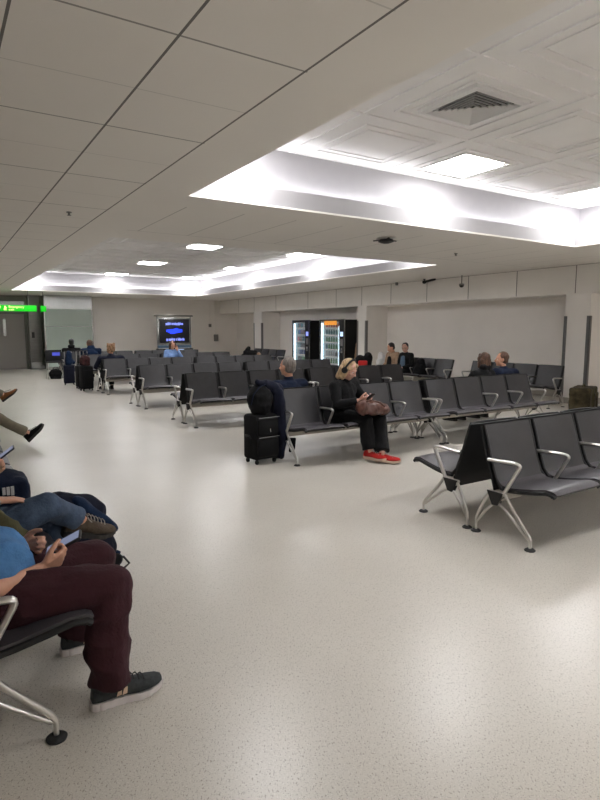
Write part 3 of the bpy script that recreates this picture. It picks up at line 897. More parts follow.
def person(label, loc, rz, top, legs, shoe, hair, hairstyle='short', skin='skin', voxel=.012, pose=None, sleeve=1.0, girth=1.0,
           head_yaw=0, head_pitch=0, head_roll=0, fold=.0055, lower_len=1.0, hood=False, top_name='jacket', hands=None, thigh=.085, hem=.062):
    J = dict(pel=(0, 0, .47), chest=(0, -.03, .76), neck=(0, -.01, .91), head=(0, .04, 1.055),
             shL=(-.17, -.02, .865), shR=(.17, -.02, .865), elL=(-.235, .02, .62), elR=(.235, .02, .62),
             wrL=(-.10, .22, .56), wrR=(.10, .22, .56), knL=(-.11, .43, .475), knR=(.11, .43, .475), anL=(-.11, .40, .095), anR=(.11, .40, .095),
             toL=(-.1, 1, 0), toR=(.1, 1, 0), upL=(0, 0, 1), upR=(0, 0, 1))
    if pose: J.update(pose)
    J = {k: V(v) for k, v in J.items()}
    r = empty('person', loc, rz)
    tag(r, label, 'person')
    R = (Matrix.Rotation(head_yaw, 3, 'Z') @ Matrix.Rotation(-head_pitch, 3, 'X') @ Matrix.Rotation(head_roll, 3, 'Y'))
    g = girth
    # --- body: one continuous skin
    b = MB()
    head_shapes(b, J['head'], R)
    b.cap(J['neck'], J['head'] + R @ V((0, -.02, -.05)), .052, .05)
    b.cap(J['pel'] + V((-.05, 0, 0)), J['pel'] + V((.05, 0, 0)), .10 * g, .10 * g)
    b.cap(J['pel'], J['chest'], .115 * g, .12 * g, sq=.8, sqdir=(0, 1, 0)); b.cap(J['shL'], J['shR'], .055, .055); b.cap(J['chest'] + V((-.06, 0, .02)), J['chest'] + V((.06, 0, .02)), .10, .10)
    b.cap(J['chest'], J['neck'], .1, .05)
    for s in 'LR':
        sg_ = -1 if s == 'L' else 1
        b.cap(J['sh' + s], J['el' + s], .05, .037); b.cap(J['el' + s], J['wr' + s], .040, .026)
        hip = J['pel'] + V((sg_ * .085, 0, 0))
        b.cap(hip, J['kn' + s], .075, .052); b.cap(J['kn' + s], J['an' + s], .052, .034)
        d = (J['wr' + s] - J['el' + s]).normalized()
        hn = (hands or {}).get(s)
        if hn: hand_shapes(b, J['wr' + s], hn[0], hn[1], hn[2], hn[3], 1.0, hn[4] if len(hn) > 4 else .6)
        else: hand_shapes(b, J['wr' + s], d, (0, 0, -1), (-sg_, .3, 0), .5)
    b.blob('body', M[skin], r, voxel=voxel, smooth=1)
    # --- eyes
    for sx in (-1, 1):
        c_ = J['head'] + R @ V((sx * .029, .069, .006))
        e = MB().ell(c_, (.0115, .0115, .0105), seg=12, rings=8); e.ell(c_ + R @ V((0, .0095, -.001)), (.006, .004, .006), 1, seg=8, rings=6)
        e.build('eye', [M['eye_white'], M['iris']], r)
    # --- upper garment
    t = MB()
    o_ = .018
    t.cap(J['pel'] + V((-.06, 0, .03)), J['pel'] + V((.06, 0, .03)), .115 * g + o_ * .3, .115 * g + o_ * .3, sq=.95)
    t.cap(J['pel'] + V((0, .01, .04)), J['chest'], .128 * g + o_, .130 * g + o_ * .7, sq=.82, sqdir=(0, 1, 0))
    if g > 1.05: t.ell(J['pel'] + V((0, .035 * g, .10)), (.16 * g, .12 * g, .145))
    t.cap(J['chest'] + V((-.075, 0, .02)), J['chest'] + V((.075, 0, .02)), .102 + o_, .102 + o_)
    t.cap(J['shL'], J['shR'], .062 + o_ * .4, .062 + o_ * .4); t.cap(J['chest'] + V((0, 0, .05)), J['neck'] + V((0, 0, -.01)), .105, .064)
    for s in 'LR':
        E_, W_ = J['el' + s], J['wr' + s]
        if sleeve >= 1:
            t.cap(J['sh' + s], E_, .062 + o_ * .4, .052); t.cap(E_, W_ + (E_ - W_) * .06, .054, .038, flat1=True)
        else:
            e2 = J['sh' + s].lerp(E_, sleeve * 2 if sleeve < .5 else 1.0)
            t.cap(J['sh' + s], e2, .065 + o_ * .4, .060, flat1=True)
    if hood: t.cap(J['neck'] + V((-.05, -.05, .03)), J['neck'] + V((.05, -.05, .03)), .055, .055)
    t.blob(top_name, M[top], r, voxel=max(voxel * .9, .006), fold=fold, ffreq=7, stretch=(1, 1, .6))
    # --- trousers
    t = MB()
    t.cap(J['pel'] + V((-.07, 0, -.01)), J['pel'] + V((.07, 0, -.01)), .105 * g + .01, .105 * g + .01, sq=.92)
    for s in 'LR':
        sg_ = -1 if s == 'L' else 1
        hip = J['pel'] + V((sg_ * .09, 0, 0))
        K, A_ = J['kn' + s], J['an' + s]
        t.cap(hip, K, thigh + .015, thigh * .62 + .017); 
        end = K.lerp(A_, .93 * lower_len)
        mid = K.lerp(A_, .45) + (V((0, -.012, 0)))
        t.cap(K, mid, thigh * .62 + .017, max(thigh * .62 + .006, hem)); t.cap(mid, end, max(thigh * .62 + .006, hem), hem, flat1=True)
    t.blob('trousers', M[legs], r, voxel=max(voxel * .9, .006), fold=fold, ffreq=8, stretch=(.8, .6, .9))
    for s in 'LR':
        make_shoe(r, J['an' + s], J['to' + s], J['up' + s], shoe, -1 if s == 'L' else 1, L=shoe.get('L', .285))
    # --- hair
    h = MB()
    H = J['head']
    def e(p, q): h.ell(H + R @ V(p), q, mtx=R.to_4x4())
    e((0, -.032, .040), (.083, .090, .090)); e((0, -.045, -.01), (.078, .065, .07))
    if hairstyle == 'bun': e((0, -.13, .06), (.035, .035, .035))
    if hairstyle in ('bob', 'long'):
        ln = -.10 if hairstyle == 'bob' else -.17
        for sx in (-1, 1):
            h.cap(H + R @ V((sx * .062, .0, .04)), H + R @ V((sx * .078, .0, ln)), .035, .026); h.cap(H + R @ V((sx * .045, -.05, .0)), H + R @ V((sx * .055, -.06, ln - .02)), .05, .035)
        h.cap(H + R @ V((0, -.06, 0)), H + R @ V((0, -.075, ln - .01)), .06, .04)
        h.cap(H + R @ V((-.03, .05, .085)), H + R @ V((.06, .03, .03)), .024, .022); h.cap(H + R @ V((-.03, .05, .085)), H + R @ V((-.07, .03, .02)), .022, .020)
    if hairstyle == 'curly':
        for k in range(26):
            a = k * 2.4; zz = .12 - k * .0075
            rr = .085
            e((math.cos(a) * rr * .85, min(math.sin(a) * rr - .03, .04), zz - .01), (.03, .03, .03))
    if hairstyle == 'ponytail': h.cap(H + R @ V((0, -.11, .05)), H + R @ V((0, -.14, -.09)), .028, .018); e((0, -.105, .055), (.03, .03, .03))
    h.blob('hair', M[hair], r, voxel=max(voxel * .7, .006), fold=.004 if hairstyle != 'curly' else .006, ffreq=22, smooth=1, stretch=(1, 1, .3))
    return r, J, R
SH_GREY = dict(kind='low', upper='grey_knit', sole='sole_white', groove=True, mark=True)
SH_BOOT = dict(kind='boot', upper='brown_suede', sole='sole_dark', groove=True, lace='laces_light')
SH_BLACK = dict(kind='low', upper='black_cloth', sole='sole_dark')
SH_TAN = dict(kind='boot', upper='tan_leather', sole='sole_dark')
SH_RED = dict(kind='low', upper='red_suede', sole='sole_gum', lace='laces_light')

# man in burgundy trousers, nearest on the left (faces +X)
MX, MY = .10, 2.45
def lw(x, y, z): return (MY - y, x - MX, z)          # world -> his frame
man, mj, mr = person('man in blue t-shirt and burgundy trousers holding a phone, nearest on the left bench', (MX, MY, 0), -PI / 2,
    'blue_shirt', 'burgundy', SH_GREY, 'hair_grey', voxel=.0058, sleeve=.42, girth=1.06, lower_len=1.08, head_pitch=.5, top_name='t_shirt', thigh=.100, hem=.080, fold=.016,
    pose=dict(pel=lw(.10, 2.45, .475), chest=(0, -.16, .76), neck=(0, -.20, .94), head=(0, -.16, 1.09), shL=(-.19, -.19, .89), shR=(.19, -.19, .89),
              elR=lw(-.02, 2.17, .56), wrR=lw(.29, 2.36, .565), elL=lw(.03, 2.72, .62), wrL=lw(.24, 2.61, .585),
              knR=lw(.52, 2.255, .475), anR=lw(.505, 2.225, .093), knL=lw(.56, 2.66, .44), anL=lw(.475, 2.70, .093), toR=(0, 1, 0), toL=(-.02, 1, 0)),
    hands=dict(R=((-.25, .9, .25), (-.8, -.1, .45), (0, .25, 1), 1.15, .7), L=((.5, .85, .05), (.7, -.2, .3), (0, .1, 1), 1.1, .5)))
def slab_phone(name, label, c, d, n, w=.074, l=.15, th=.009, cat='phone', screen='screen_dim'):
    """c centre, d long axis, n outward from the screen"""
    d = V(d).normalized(); n = V(n); n = (n - d * n.dot(d)).normalized(); x = d.cross(n)
    Mx = Matrix((x, d, n)).transposed().to_4x4(); Mx.translation = V(c)
    r = empty(name); tag(r, label, cat)
    MB().box((-w / 2, -l / 2, -th / 2), (w / 2, l / 2, th / 2), mtx=Mx, bev=.004).build('case', M['phone_case'], r)
    MB().box((-w / 2 + .005, -l / 2 + .006, th / 2), (w / 2 - .005, l / 2 - .006, th / 2 + .0008), mtx=Mx).build('screen', M[screen], r, smooth=False)
    return r
slab_phone('phone', 'phone in a thick black case held by the man in burgundy trousers', (.395, 2.47, .612), (.8, -.25, .42), (-.45, 0, .9), th=.014, w=.078, l=.155)

# person in jeans, ankle crossed over the knee
JY = 3.15
def lj(x, y, z): return (JY - y, x - .08, z)
person('person in jeans and teal top with a brown hiking boot crossed on one knee', (.08, JY, 0), -PI / 2, 'teal', 'denim', SH_BOOT, 'hair_brown',
       voxel=.008, hem=.058, thigh=.083, head_pitch=.35, lower_len=.96, top_name='pullover',
       fold=.010, pose=dict(pel=lj(.09, 3.16, .48), chest=(0, -.14, .78), neck=(0, -.16, .94), head=(0, -.12, 1.085), shL=(-.18, -.17, .885), shR=(.18, -.17, .885),
                 knR=lj(.42, 3.08, .61), anR=lj(.60, 3.17, .475), toR=(-.12, 1, -.22), upR=(.30, .1, 1), knL=lj(.48, 3.26, .50), anL=lj(.46, 3.26, .095), toL=(0, 1, 0),
                 elR=lj(.02, 2.97, .66), wrR=lj(.20, 3.08, .67), elL=lj(.0, 3.38, .66), wrL=lj(.17, 3.38, .74)),
       hands=dict(R=((-.1, 1, -.1), (0, -.1, -1), (-.8, .5, 0), .35, .2), L=((.2, .75, .5), (.9, -.1, .2), (0, .2, 1), 1.0, .6)))
slab_phone('phone', 'black phone held up by the person in jeans at the left edge', (.255, 3.36, .835), (.8, -.1, .6), (-.6, 0, .8))
# khaki trousers, leg stretched out
KY = 8.3
def lk(x, y, z): return (KY - y, x - .08, z)
person('person with outstretched khaki trouser leg and black shoe, beyond the jeans wearer', (.08, KY, 0), -PI / 2, 'navy_cloth', 'khaki', SH_BLACK, 'hair_brown', voxel=.012,
       pose=dict(pel=lk(.1, KY, .48), knR=lk(.55, KY - .12, .42), anR=lk(.94, KY - .12, .15), toR=(0, .75, .75), upR=(0, -.75, .75),
                 knL=lk(.50, KY + .13, .47), anL=lk(.42, KY + .14, .095)))
TY = 10.3
def lt(x, y, z): return (TY - y, x - .08, z)
person('person at the far left edge with one tan leather shoe raised', (.08, TY, 0), -PI / 2, 'navy_dark', 'khaki', SH_TAN, 'hair_grey', voxel=.014,
       pose=dict(pel=lt(.1, TY, .48), knR=lt(.52, TY - .05, .62), anR=lt(.86, TY + .05, .46), toR=(0, .8, .6), upR=(0, -.6, .8), knL=lt(.5, TY + .13, .48), anL=lt(.5, TY + .14, .095)))

# woman with headphones
WXc, WYc = 4.10, 5.46
RW = PI + .32
def lwm(x, y, z):
    v = Matrix.Rotation(-RW, 3, 'Z') @ V((x - WXc, y - WYc, z)); return tuple(v)
wo, wj, wR = person('blond woman in black with red shoes looking at her phone', (WXc, WYc, 0), RW, 'black_cloth', 'black_cloth', SH_RED, 'hair_blond', 'bob', 'skin_pale',
    voxel=.008, girth=1.14, thigh=.10, hem=.085, head_pitch=.50, head_yaw=.12, top_name='jacket', lower_len=1.0,
    pose=dict(pel=(0, 0, .48), chest=(0, -.02, .76), neck=(0, .0, .90), head=(0, .06, 1.03), shL=(-.19, -.01, .84), shR=(.19, -.01, .84),
              elR=lwm(3.86, 5.28, .64), wrR=lwm(4.02, 5.09, .70), elL=lwm(4.38, 5.40, .62), wrL=lwm(4.24, 5.16, .68),
              knR=lwm(4.12, 5.07, .46), anR=lwm(4.12, 4.99, .12), knL=lwm(4.33, 5.08, .46), anL=lwm(4.20, 4.87, .10),
              toL=tuple(Matrix.Rotation(-RW, 3, 'Z') @ V((.55, -.83, 0))), toR=tuple(Matrix.Rotation(-RW, 3, 'Z') @ V((.3, -.95, 0)))),
    hands=dict(R=((-.6, .6, .25), (-.3, -.4, .6), (0, .2, 1), 1.0, .6), L=((.75, .35, .2), (.3, -.5, .6), (0, .3, 1), 1.1, .5)))
Rw = Matrix.Rotation(RW, 4, 'Z'); Rw.translation = V((WXc, WYc, 0))
hp = empty('headphones', (WXc, WYc, 0), RW); tag(hp, 'black over-ear headphones worn by the blond woman', 'headphones')
c = MB(); H = wj['head']
c.tube([H + wR @ V(p) for p in [(math.sin(a) * .105, -.005, math.cos(a) * .112 + .035 - .015) for a in [(-100 + 20 * q) * PI / 180 for q in range(11)]]], .012, 8, flat=1.6)
c.build('headband', M['black'], hp)
for sx in (-1, 1):
    Mx = wR.to_4x4() @ Matrix.Rotation(sx * PI / 2, 4, 'Y'); Mx.translation = H + wR @ V((sx * .088, -.005, .0))
    MB().lathe([(.02, 0), (.036, .002), (.040, .012), (.036, .026), (.02, .03)], mtx=Mx, seg=16).build('ear_cup', M['black'], hp)
slab_phone('phone', 'white phone in the hands of the blond woman', (4.145, 5.045, .735), (.25, -.6, .55), (-.1, .7, .7), screen='screen_white')
# brown handbag on her lap
hb = empty('handbag', (4.15, 5.02, .57), .15); tag(hb, 'slouchy brown leather handbag on the blond woman\'s lap', 'handbag')
c = MB(); c.ell((.02, -.03, .04), (.19, .09, .075)); c.ell((-.13, .0, .06), (.09, .08, .085)); c.ell((.14, -.04, .02), (.10, .085, .065)); c.ell((.0, .03, .075), (.15, .06, .05))
c.blob('bag_body', M['handbag'], hb, voxel=.008, fold=.012, ffreq=9)
MB().tube([(-.15, -.02, .12), (-.10, -.09, .15), (.0, -.12, .12), (.10, -.11, .07), (.17, -.06, .04)], .009, 8).build('strap', M['handbag'], hb)

# people seen from behind
def back_person(label, x, y, rz=0, **k): return person(label, (x, y, 0), rz, **k)
back_person('grey-haired man in a navy sweater seen from behind, behind the black suitcase', 3.68, 6.14, 0, top='navy_cloth', legs='denim', shoe=SH_BLACK, hair='hair_grey', voxel=.009, head_yaw=.45, girth=1.15,
            top_name='sweater', pose=dict(pel=(0, 0, .48), chest=(0, -.07, .74), neck=(0, -.08, .90), head=(-.02, -.07, 1.045), shL=(-.20, -.09, .82), shR=(.20, -.09, .82)))
back_person('brown-haired woman in a black coat leaning towards a navy-jacketed man', 7.28, 6.16, 0, top='black_cloth', legs='black_cloth', shoe=SH_BLACK, hair='hair_brown', hairstyle='bob', head_yaw=-.25, voxel=.010, girth=1.15,
            top_name='coat', hood=True, pose=dict(chest=(0, -.07, .74), neck=(.04, -.06, .88), head=(.07, -.04, 1.02), shL=(-.20, -.09, .80), shR=(.20, -.09, .80)))
back_person('short-haired man in navy jacket turned towards the woman in a black coat', 7.84, 6.16, 0, top='navy_cloth', legs='denim', shoe=SH_BLACK, hair='hair_brown', head_yaw=.95, voxel=.010,
            pose=dict(chest=(0, -.07, .74), neck=(-.02, -.06, .88), head=(-.04, -.03, 1.02), shL=(-.19, -.05, .82), shR=(.19, -.12, .80)))
back_person('curly ginger-haired person in a dark navy coat seen from behind, fifth row', 3.60, 14.42, 0, top='navy_dark', legs='black_cloth', shoe=SH_BLACK, hair='hair_ginger', hairstyle='curly', voxel=.014, girth=1.3, top_name='coat',
            pose=dict(chest=(0, -.08, .74), neck=(0, -.08, .90), head=(.0, -.07, 1.05), shL=(-.26, -.10, .81), shR=(.26, -.10, .81), elL=(-.36, .0, .60), elR=(.36, .0, .60)))
back_person('person in a bright navy padded jacket bending down, sixth row left end', 3.72, 17.1, 0, top='blue_jacket', legs='black_cloth', shoe=SH_BLACK, hair='hair_brown', voxel=.014, girth=1.25, hood=True,
            pose=dict(chest=(0, -.08, .80), neck=(0, -.03, .98), head=(-.02, .0, 1.10), shL=(-.22, -.08, .92), shR=(.22, -.08, .92)))
back_person('person in a black hooded jacket in the last row near the green glass', 3.68, 19.72, 0, top='black_cloth', legs='black_cloth', shoe=SH_BLACK, hair='hair_black', voxel=.014, girth=1.15, hood=True,
            pose=dict(chest=(0, -.08, .76), neck=(0, -.05, .95), head=(.02, -.0, 1.10), shL=(-.23, -.08, .86), shR=(.23, -.08, .86)))
back_person('person in a light blue shirt below the wall display, hand raised to the face', 5.86, 16.27, PI, top='light_blue', legs='khaki', shoe=SH_BLACK, hair='hair_brown', hairstyle='bob', voxel=.012, top_name='shirt',
            pose=dict(elL=(-.26, .12, .66), wrL=(-.10, .14, .92), head=(0, .04, 1.07)), hands=dict(L=((.2, 0, 1), (0, 1, 0), (1, 0, 0), .6, .3)))
# pair by the right wall (facing -X)
back_person('woman with glasses, black jacket and blue top sitting by the right wall', 10.02, 10.78, PI / 2, top='black_cloth', legs='black_cloth', shoe=SH_BLACK, hair='hair_black', hairstyle='bun', skin='skin_pale', voxel=.010, head_pitch=.2, head_yaw=.55)
gl = empty('glasses', (10.02, 10.78, 0), PI / 2); tag(gl, 'dark glasses worn by the woman with a bun by the right wall', 'glasses')
Rg = Matrix.Rotation(.55, 3, 'Z') @ Matrix.Rotation(-.2, 3, 'X'); Hg = V((0, .04, 1.055))
for sx in (-1, 1):
    MB().tube([Hg + Rg @ V((sx * .03 + .021 * math.cos(a), .092, .005 + .016 * math.sin(a))) for a in [q * PI / 5 for q in range(11)]], .003, 6).build('rim', M['black'], gl)
    MB().tube([Hg + Rg @ V((sx * .05, .092, .008)), Hg + Rg @ V((sx * .08, .0, .008))], .003, 6).build('temple', M['black'], gl)
c = MB(); c.cap((0, .115, .50), (0, .09, .80), .085, .06)
o = c.blob('blouse', M['steel_blue'], None, voxel=.014)
o.parent = [q for q in bpy.data.objects if q.get('label', '').startswith('woman with glasses')][0]
back_person('dark-haired person in a camel coloured jacket sitting by the right wall', 10.02, 11.28, PI / 2, top='camel', legs='black_cloth', shoe=SH_BLACK, hair='hair_black', voxel=.012, head_pitch=.45, head_yaw=-.3,
            pose=dict(head=(0, .07, 1.04)))
c = MB(); c.cap((.0, .12, .55), (0, .11, .78), .08, .05)
o = c.blob('black_top', M['black_cloth'], None, voxel=.014)
o.parent = [q for q in bpy.data.objects if q.get('label', '').startswith('dark-haired person in a camel')][0]

# ------------------------------------------------------------------ luggage
sc_ = empty('suitcase', (3.06, 5.64, 0), .12)
tag(sc_, 'black soft suitcase standing on the floor at the second row end', 'suitcase')
c = MB().box((-.17, -.13, .05), (.15, .13, .56), bev=.035)
c.build('shell', M['black_cloth'], sc_)
MB().box((-.15, -.165, .09), (.13, -.12, .30), bev=.02).build('front_pocket', M['black_cloth'], sc_)
MB().box((-.15, -.16, .33), (.13, -.12, .52), bev=.02).build('front_pocket', M['black_cloth'], sc_)
for z in (.315, .535): MB().tube([(-.15, -.166, z), (.13, -.166, z)], .004, 6).build('zip', M['guard'], sc_)
MB().tube([(.0, -.172, .41), (.003, -.175, .37)], .006, 6).build('zip_pull', M['metal_light'], sc_)
MB().tube([(-.178, -.05, .30), (-.20, -.05, .33), (-.20, .04, .33), (-.178, .04, .30)], .01, 8, fillet=.02).build('handle', M['black'], sc_)
for x in (-.13, .11):
    for y in (-.09, .09):
        MB().lathe([(.025, -.011), (.027, 0), (.025, .011)], seg=14, mtx=Matrix.Translation((x, y, .027)) @ Matrix.Rotation(PI / 2, 4, 'Y')).build('wheel', M['rubber'], sc_)
bp_ = empty('backpack', (3.05, 5.64, .575), .12)
tag(bp_, 'black rounded backpack stacked on top of the black suitcase', 'backpack')
c = MB(); c.ell((-.02, -.02, .16), (.155, .125, .165)); c.cap((-.09, -.02, .05), (.05, -.02, .05), .05, .05); c.cap((-.02, -.02, .08), (-.02, -.02, .24), .13, .10)
c.blob('pack_body', M['black_cloth'], bp_, voxel=.009, fold=.005, ffreq=10)
c = MB(); c.cap((-.05, -.11, .07), (-.05, -.10, .14), .05, .045, sq=.5, sqdir=(0, 1, 0)); c.blob('front_pocket', M['black_cloth'], bp_, voxel=.009, fold=.003)
MB().tube([(-.17, -.06, .10), (-.155, -.09, .22), (-.09, -.11, .30), (0, -.10, .325)], .006, 6).build('piping', M['navy_cloth'], bp_)
MB().tube([(.02, .09, .30), (.02, .14, .18), (.0, .12, .04)], .014, 8).build('shoulder_strap', M['black'], bp_)
jk = empty('jacket', (3.06, 5.64, 0), .12)
tag(jk, 'dark navy jacket draped over the side of the black suitcase and backpack', 'jacket')
c = MB(); c.cap((.165, -.06, .80), (.215, -.08, .25), .06, .050, sq=2.0, sqdir=(0, 1, 0)); c.cap((.215, -.08, .30), (.20, -.08, .06), .045, .035, sq=2.2, sqdir=(0, 1, 0))
c.cap((.05, -.06, .89), (.17, -.07, .82), .05, .07); c.cap((.05, -.06, .89), (-.08, -.05, .92), .05, .03); c.cap((.22, -.05, .62), (.25, -.07, .30), .04, .03)
c.blob('fabric', M['navy_dark'], jk, voxel=.009, fold=.014, ffreq=9, stretch=(1, 1, .35))
MB().box((.27, -.16, .13), (.35, -.13, .30), bev=.012, mtx=Matrix.Rotation(.12, 4, 'Y')).build('pocket_flap', M['black_cloth'], jk)

def duffel(name, label, loc, rz, size, m, cat='bag', fold=.01, strap=True, group=None):
    r = empty(name, loc, rz); tag(r, label, cat, group)
    w_, d_, h_ = size
    c = MB(); c.cap((-w_ / 2 + h_ * .4, 0, h_ * .42), (w_ / 2 - h_ * .4, 0, h_ * .42), h_ * .42, h_ * .42, sq=d_ / h_ / .84, sqdir=(0, 1, 0)); c.box((-w_ * .42, -d_ * .42, 0.004), (w_ * .42, d_ * .42, h_ * .72), bev=.03)
    c.blob('bag_body', M[m], r, voxel=.011, fold=fold, ffreq=7)
    if strap: MB().tube([(-w_ * .25, -d_ * .2, h_ * .8), (-w_ * .12, -d_ * .25, h_ * 1.02), (w_ * .12, -d_ * .25, h_ * 1.02), (w_ * .25, -d_ * .2, h_ * .8)], .010, 8, fillet=.04).build('handle', M['black'], r)
    return r
# camouflage bag beside the near pillar
cb = empty('rucksack', (10.0, 6.02, 0), .35); tag(cb, 'olive camouflage boxy rucksack on the floor by the near pillar', 'bag')
MB().box((-.30, -.18, .0), (.34, .18, .46), bev=.03).blob('bag_body', M['camo'], cb, voxel=.014, fold=.006, ffreq=8)
for x in (-.10, .12): MB().box((x, -.215, .06), (x + .14, -.16, .36), bev=.02).build('side_pocket', M['camo'], cb)
for x in (-.15, .09): MB().box((x, -.20, .02), (x + .025, -.185, .45)).build('webbing', M['olive'], cb, smooth=False)
MB().tube([(-.08, 0, .45), (-.06, 0, .50), (.1, 0, .50), (.12, 0, .45)], .011, 8, fillet=.03).build('carry_handle', M['olive'], cb)
# navy holdall with small white marks on the seat beyond the jeans wearer
nb = empty('holdall', (.20, 3.72, .405), 0); tag(nb, 'dark navy holdall with a small white logo behind the raised denim knee', 'bag')
c = MB(); c.box((-.20, -.15, 0.012), (.21, .15, .24), bev=.05); c.ell((0, 0, .22), (.19, .14, .065))
c.blob('bag_body', M['navy_cloth'], nb, voxel=.010, fold=.006, ffreq=8)
MB().tube([(-.17, -.155, .12), (-.19, -.16, .22), (-.12, -.13, .29), (-.02, -.08, .30)], .009, 8).build('handle', M['guard'], nb)
for k in range(3):
    MB().box((.06 + .022 * k, -.165, .165 - .004 * k), (.076 + .022 * k, -.140, .205), mtx=Matrix.Identity(4)).build('logo_bar', M['white_cloth'], nb, smooth=False)
# backpack on the floor in front of the bench
fb = empty('backpack', (.66, 3.62, 0), .35); tag(fb, 'navy and grey backpack on the floor behind the crossed hiking boot', 'backpack')
c = MB(); c.cap((-.16, 0, .14), (.08, -.05, .14), .14, .13); c.cap((-.12, .02, .40), (.05, -.02, .36), .13, .12); c.cap((-.10, 0, .25), (.08, -.02, .22), .15, .13); c.cap((.05, -.05, .12), (.14, -.07, .09), .10, .07)
c.blob('pack_body', M['navy_dark'], fb, voxel=.010, fold=.009, ffreq=9)
c = MB(); c.cap((-.02, -.08, .46), (.17, -.11, .27), .055, .045, sq=.7); c.blob('top_flap', M['blue_jacket'], fb, voxel=.009, fold=.006)
c = MB(); c.cap((.08, -.15, .06), (.17, -.15, .06), .05, .04); c.blob('front_pocket', M['black_cloth'], fb, voxel=.009, fold=.005)
MB().tube([(.12, -.14, .10), (.21, -.17, .07), (.235, -.19, .025), (.19, -.20, .012)], .008, 6).build('strap', M['black'], fb)
MB().tube([(.19, -.12, .10), (.21, -.13, .085)], .012, 6).build('buckle', M['blue_jacket'], fb)
# olive jacket on the seat between
oj = empty('jacket', (.02, 2.86, .40), 0); tag(oj, 'crumpled olive jacket between the jeans wearer and the man in blue', 'jacket')
c = MB(); c.cap((.02, -.04, .11), (.13, .0, .24), .09, .06); c.cap((.13, .0, .24), (.27, .03, .10), .055, .05); c.cap((.0, -.02, .06), (.22, .02, .07), .07, .06)
c.blob('fabric', M['olive'], oj, voxel=.009, fold=.014, ffreq=9)
MB().tube([(-.06, -.06, .20), (.05, -.05, .26), (.14, -.03, .31)], .012, 8).build('collar_trim', M['maroon_cloth'], oj)
# trolley cases at the fifth row end
def trolley(label, x, y, rz, h, m):
    r = empty('suitcase', (x, y, 0), rz); tag(r, label, 'suitcase', 'trolley cases by the fifth row')
    MB().box((-.14, -.12, .05), (.14, .12, h), bev=.03).build('shell', M[m], r)
    MB().box((-.11, -.135, .12), (.11, -.11, h - .1), bev=.012).build('front_pocket', M[m], r)
    for sx in (-1, 1):
        MB().tube([(sx * .09, .10, h - .02), (sx * .09, .10, h + .36)], .008, 6).build('handle_rod', M['chrome'], r)
        MB().lathe([(.025, -.012), (.03, 0), (.025, .012)], seg=12, mtx=Matrix.Translation((sx * .11, -.08, .03)) @ Matrix.Rotation(PI / 2, 4, 'Y')).build('wheel', M['rubber'], r)
        MB().lathe([(.025, -.012), (.03, 0), (.025, .012)], seg=12, mtx=Matrix.Translation((sx * .11, .08, .03)) @ Matrix.Rotation(PI / 2, 4, 'Y')).build('wheel', M['rubber'], r)
    MB().tube([(-.10, .10, h + .37), (.10, .10, h + .37)], .012, 8).build('grip', M['black'], r)
    return r
trolley('dark trolley suitcase with a patterned bag on top, fifth row end', 3.08, 14.75, .2, .62, 'black_cloth')
trolley('smaller dark trolley suitcase further behind, sixth row end', 3.02, 16.6, -.1, .55, 'navy_dark')
trolley('upright black suitcase closest to the curly-haired person', 3.10, 15.35, .1, .60, 'black_cloth')
duffel('shoulder_bag', 'maroon and brown patterned bag resting on the trolley suitcase', (3.06, 14.72, .63), .2, (.24, .22, .30), 'maroon_cloth')
c = MB(); c.cap((3.03, 16.62, .62), (3.04, 16.62, .86), .10, .07); c.cap((3.03, 16.62, .7), (3.16, 16.65, .62), .07, .05)
o = c.blob('coat', M['blue_jacket'], None, voxel=.014, fold=.01); tag(o, 'blue coat draped on the smaller trolley suitcase', 'coat')
# last-row end: small table with laptop, black bag beneath
tb = empty('side_table', (3.04, 18.95, 0)); tag(tb, 'small black table with thin white legs left of the last row', 'table')
MB().box((-.24, -.2, .50), (.24, .2, .53), bev=.006).build('table_top', M['black'], tb)
for sx in (-1, 1):
    for sy in (-1, 1): MB().tube([(sx * .21, sy * .17, .50), (sx * .22, sy * .18, 0)], .012, 8).build('leg', M['chrome'], tb)
lp = empty('laptop', (3.04, 18.93, .53)); tag(lp, 'open black laptop with glowing blue screen near the green glass', 'laptop')
MB().box((-.20, -.14, 0), (.20, .12, .018), bev=.004).build('keyboard_base', M['black'], lp)
MB().box((-.23, .12, .0), (.23, .145, .36), bev=.006).build('lid', M['black'], lp)
MB().box((-.04, .117, .18), (.18, .121, .28)).build('screen', M['laptop_blue'], lp, smooth=False)
duffel('holdall', 'black holdall on the floor under the small laptop table', (3.05, 18.93, 0), 0, (.36, .26, .36), 'black_cloth')
# far right backpacks
def heap(name, label, loc, m, parts, cat='bag', rz=0):
    c = MB()
    for q in parts: c.cap(*q)
    r = empty(name, loc, rz); tag(r, label, cat)
    c.blob('bag_body', M[m], r, voxel=.014, fold=.012, ffreq=7)
    return r
h1 = heap('backpack', 'black backpack heap with pink trim on the last row seats before the corner', (9.55, 18.3, .42), 'black_cloth', [((-.3, 0, .12), (.25, 0, .12), .12, .13), ((-.22, 0, .25), (-.12, 0, .42), .11, .07), ((-.1, 0, .25), (.15, 0, .25), .12, .10)], rz=-.9)
MB().ell((.30, -.05, .22), (.07, .06, .07)).build('pink_trim', M['camel'], h1)
h2 = heap('backpack', 'black backpack with a bright red panel near the middle pillar', (9.60, 11.95, .0), 'black_cloth', [((-.2, 0, .25), (.1, 0, .25), .22, .22), ((-.22, 0, .5), (-.1, 0, .72), .16, .12), ((.05, 0, .5), (.12, 0, .80), .16, .11), ((-.30, 0, .4), (-.34, 0, .55), .10, .08)], rz=-.8)
MB().box((-.12, -.25, .50), (.12, -.16, .70), bev=.03).build('red_panel', M['red_suede'], h2)
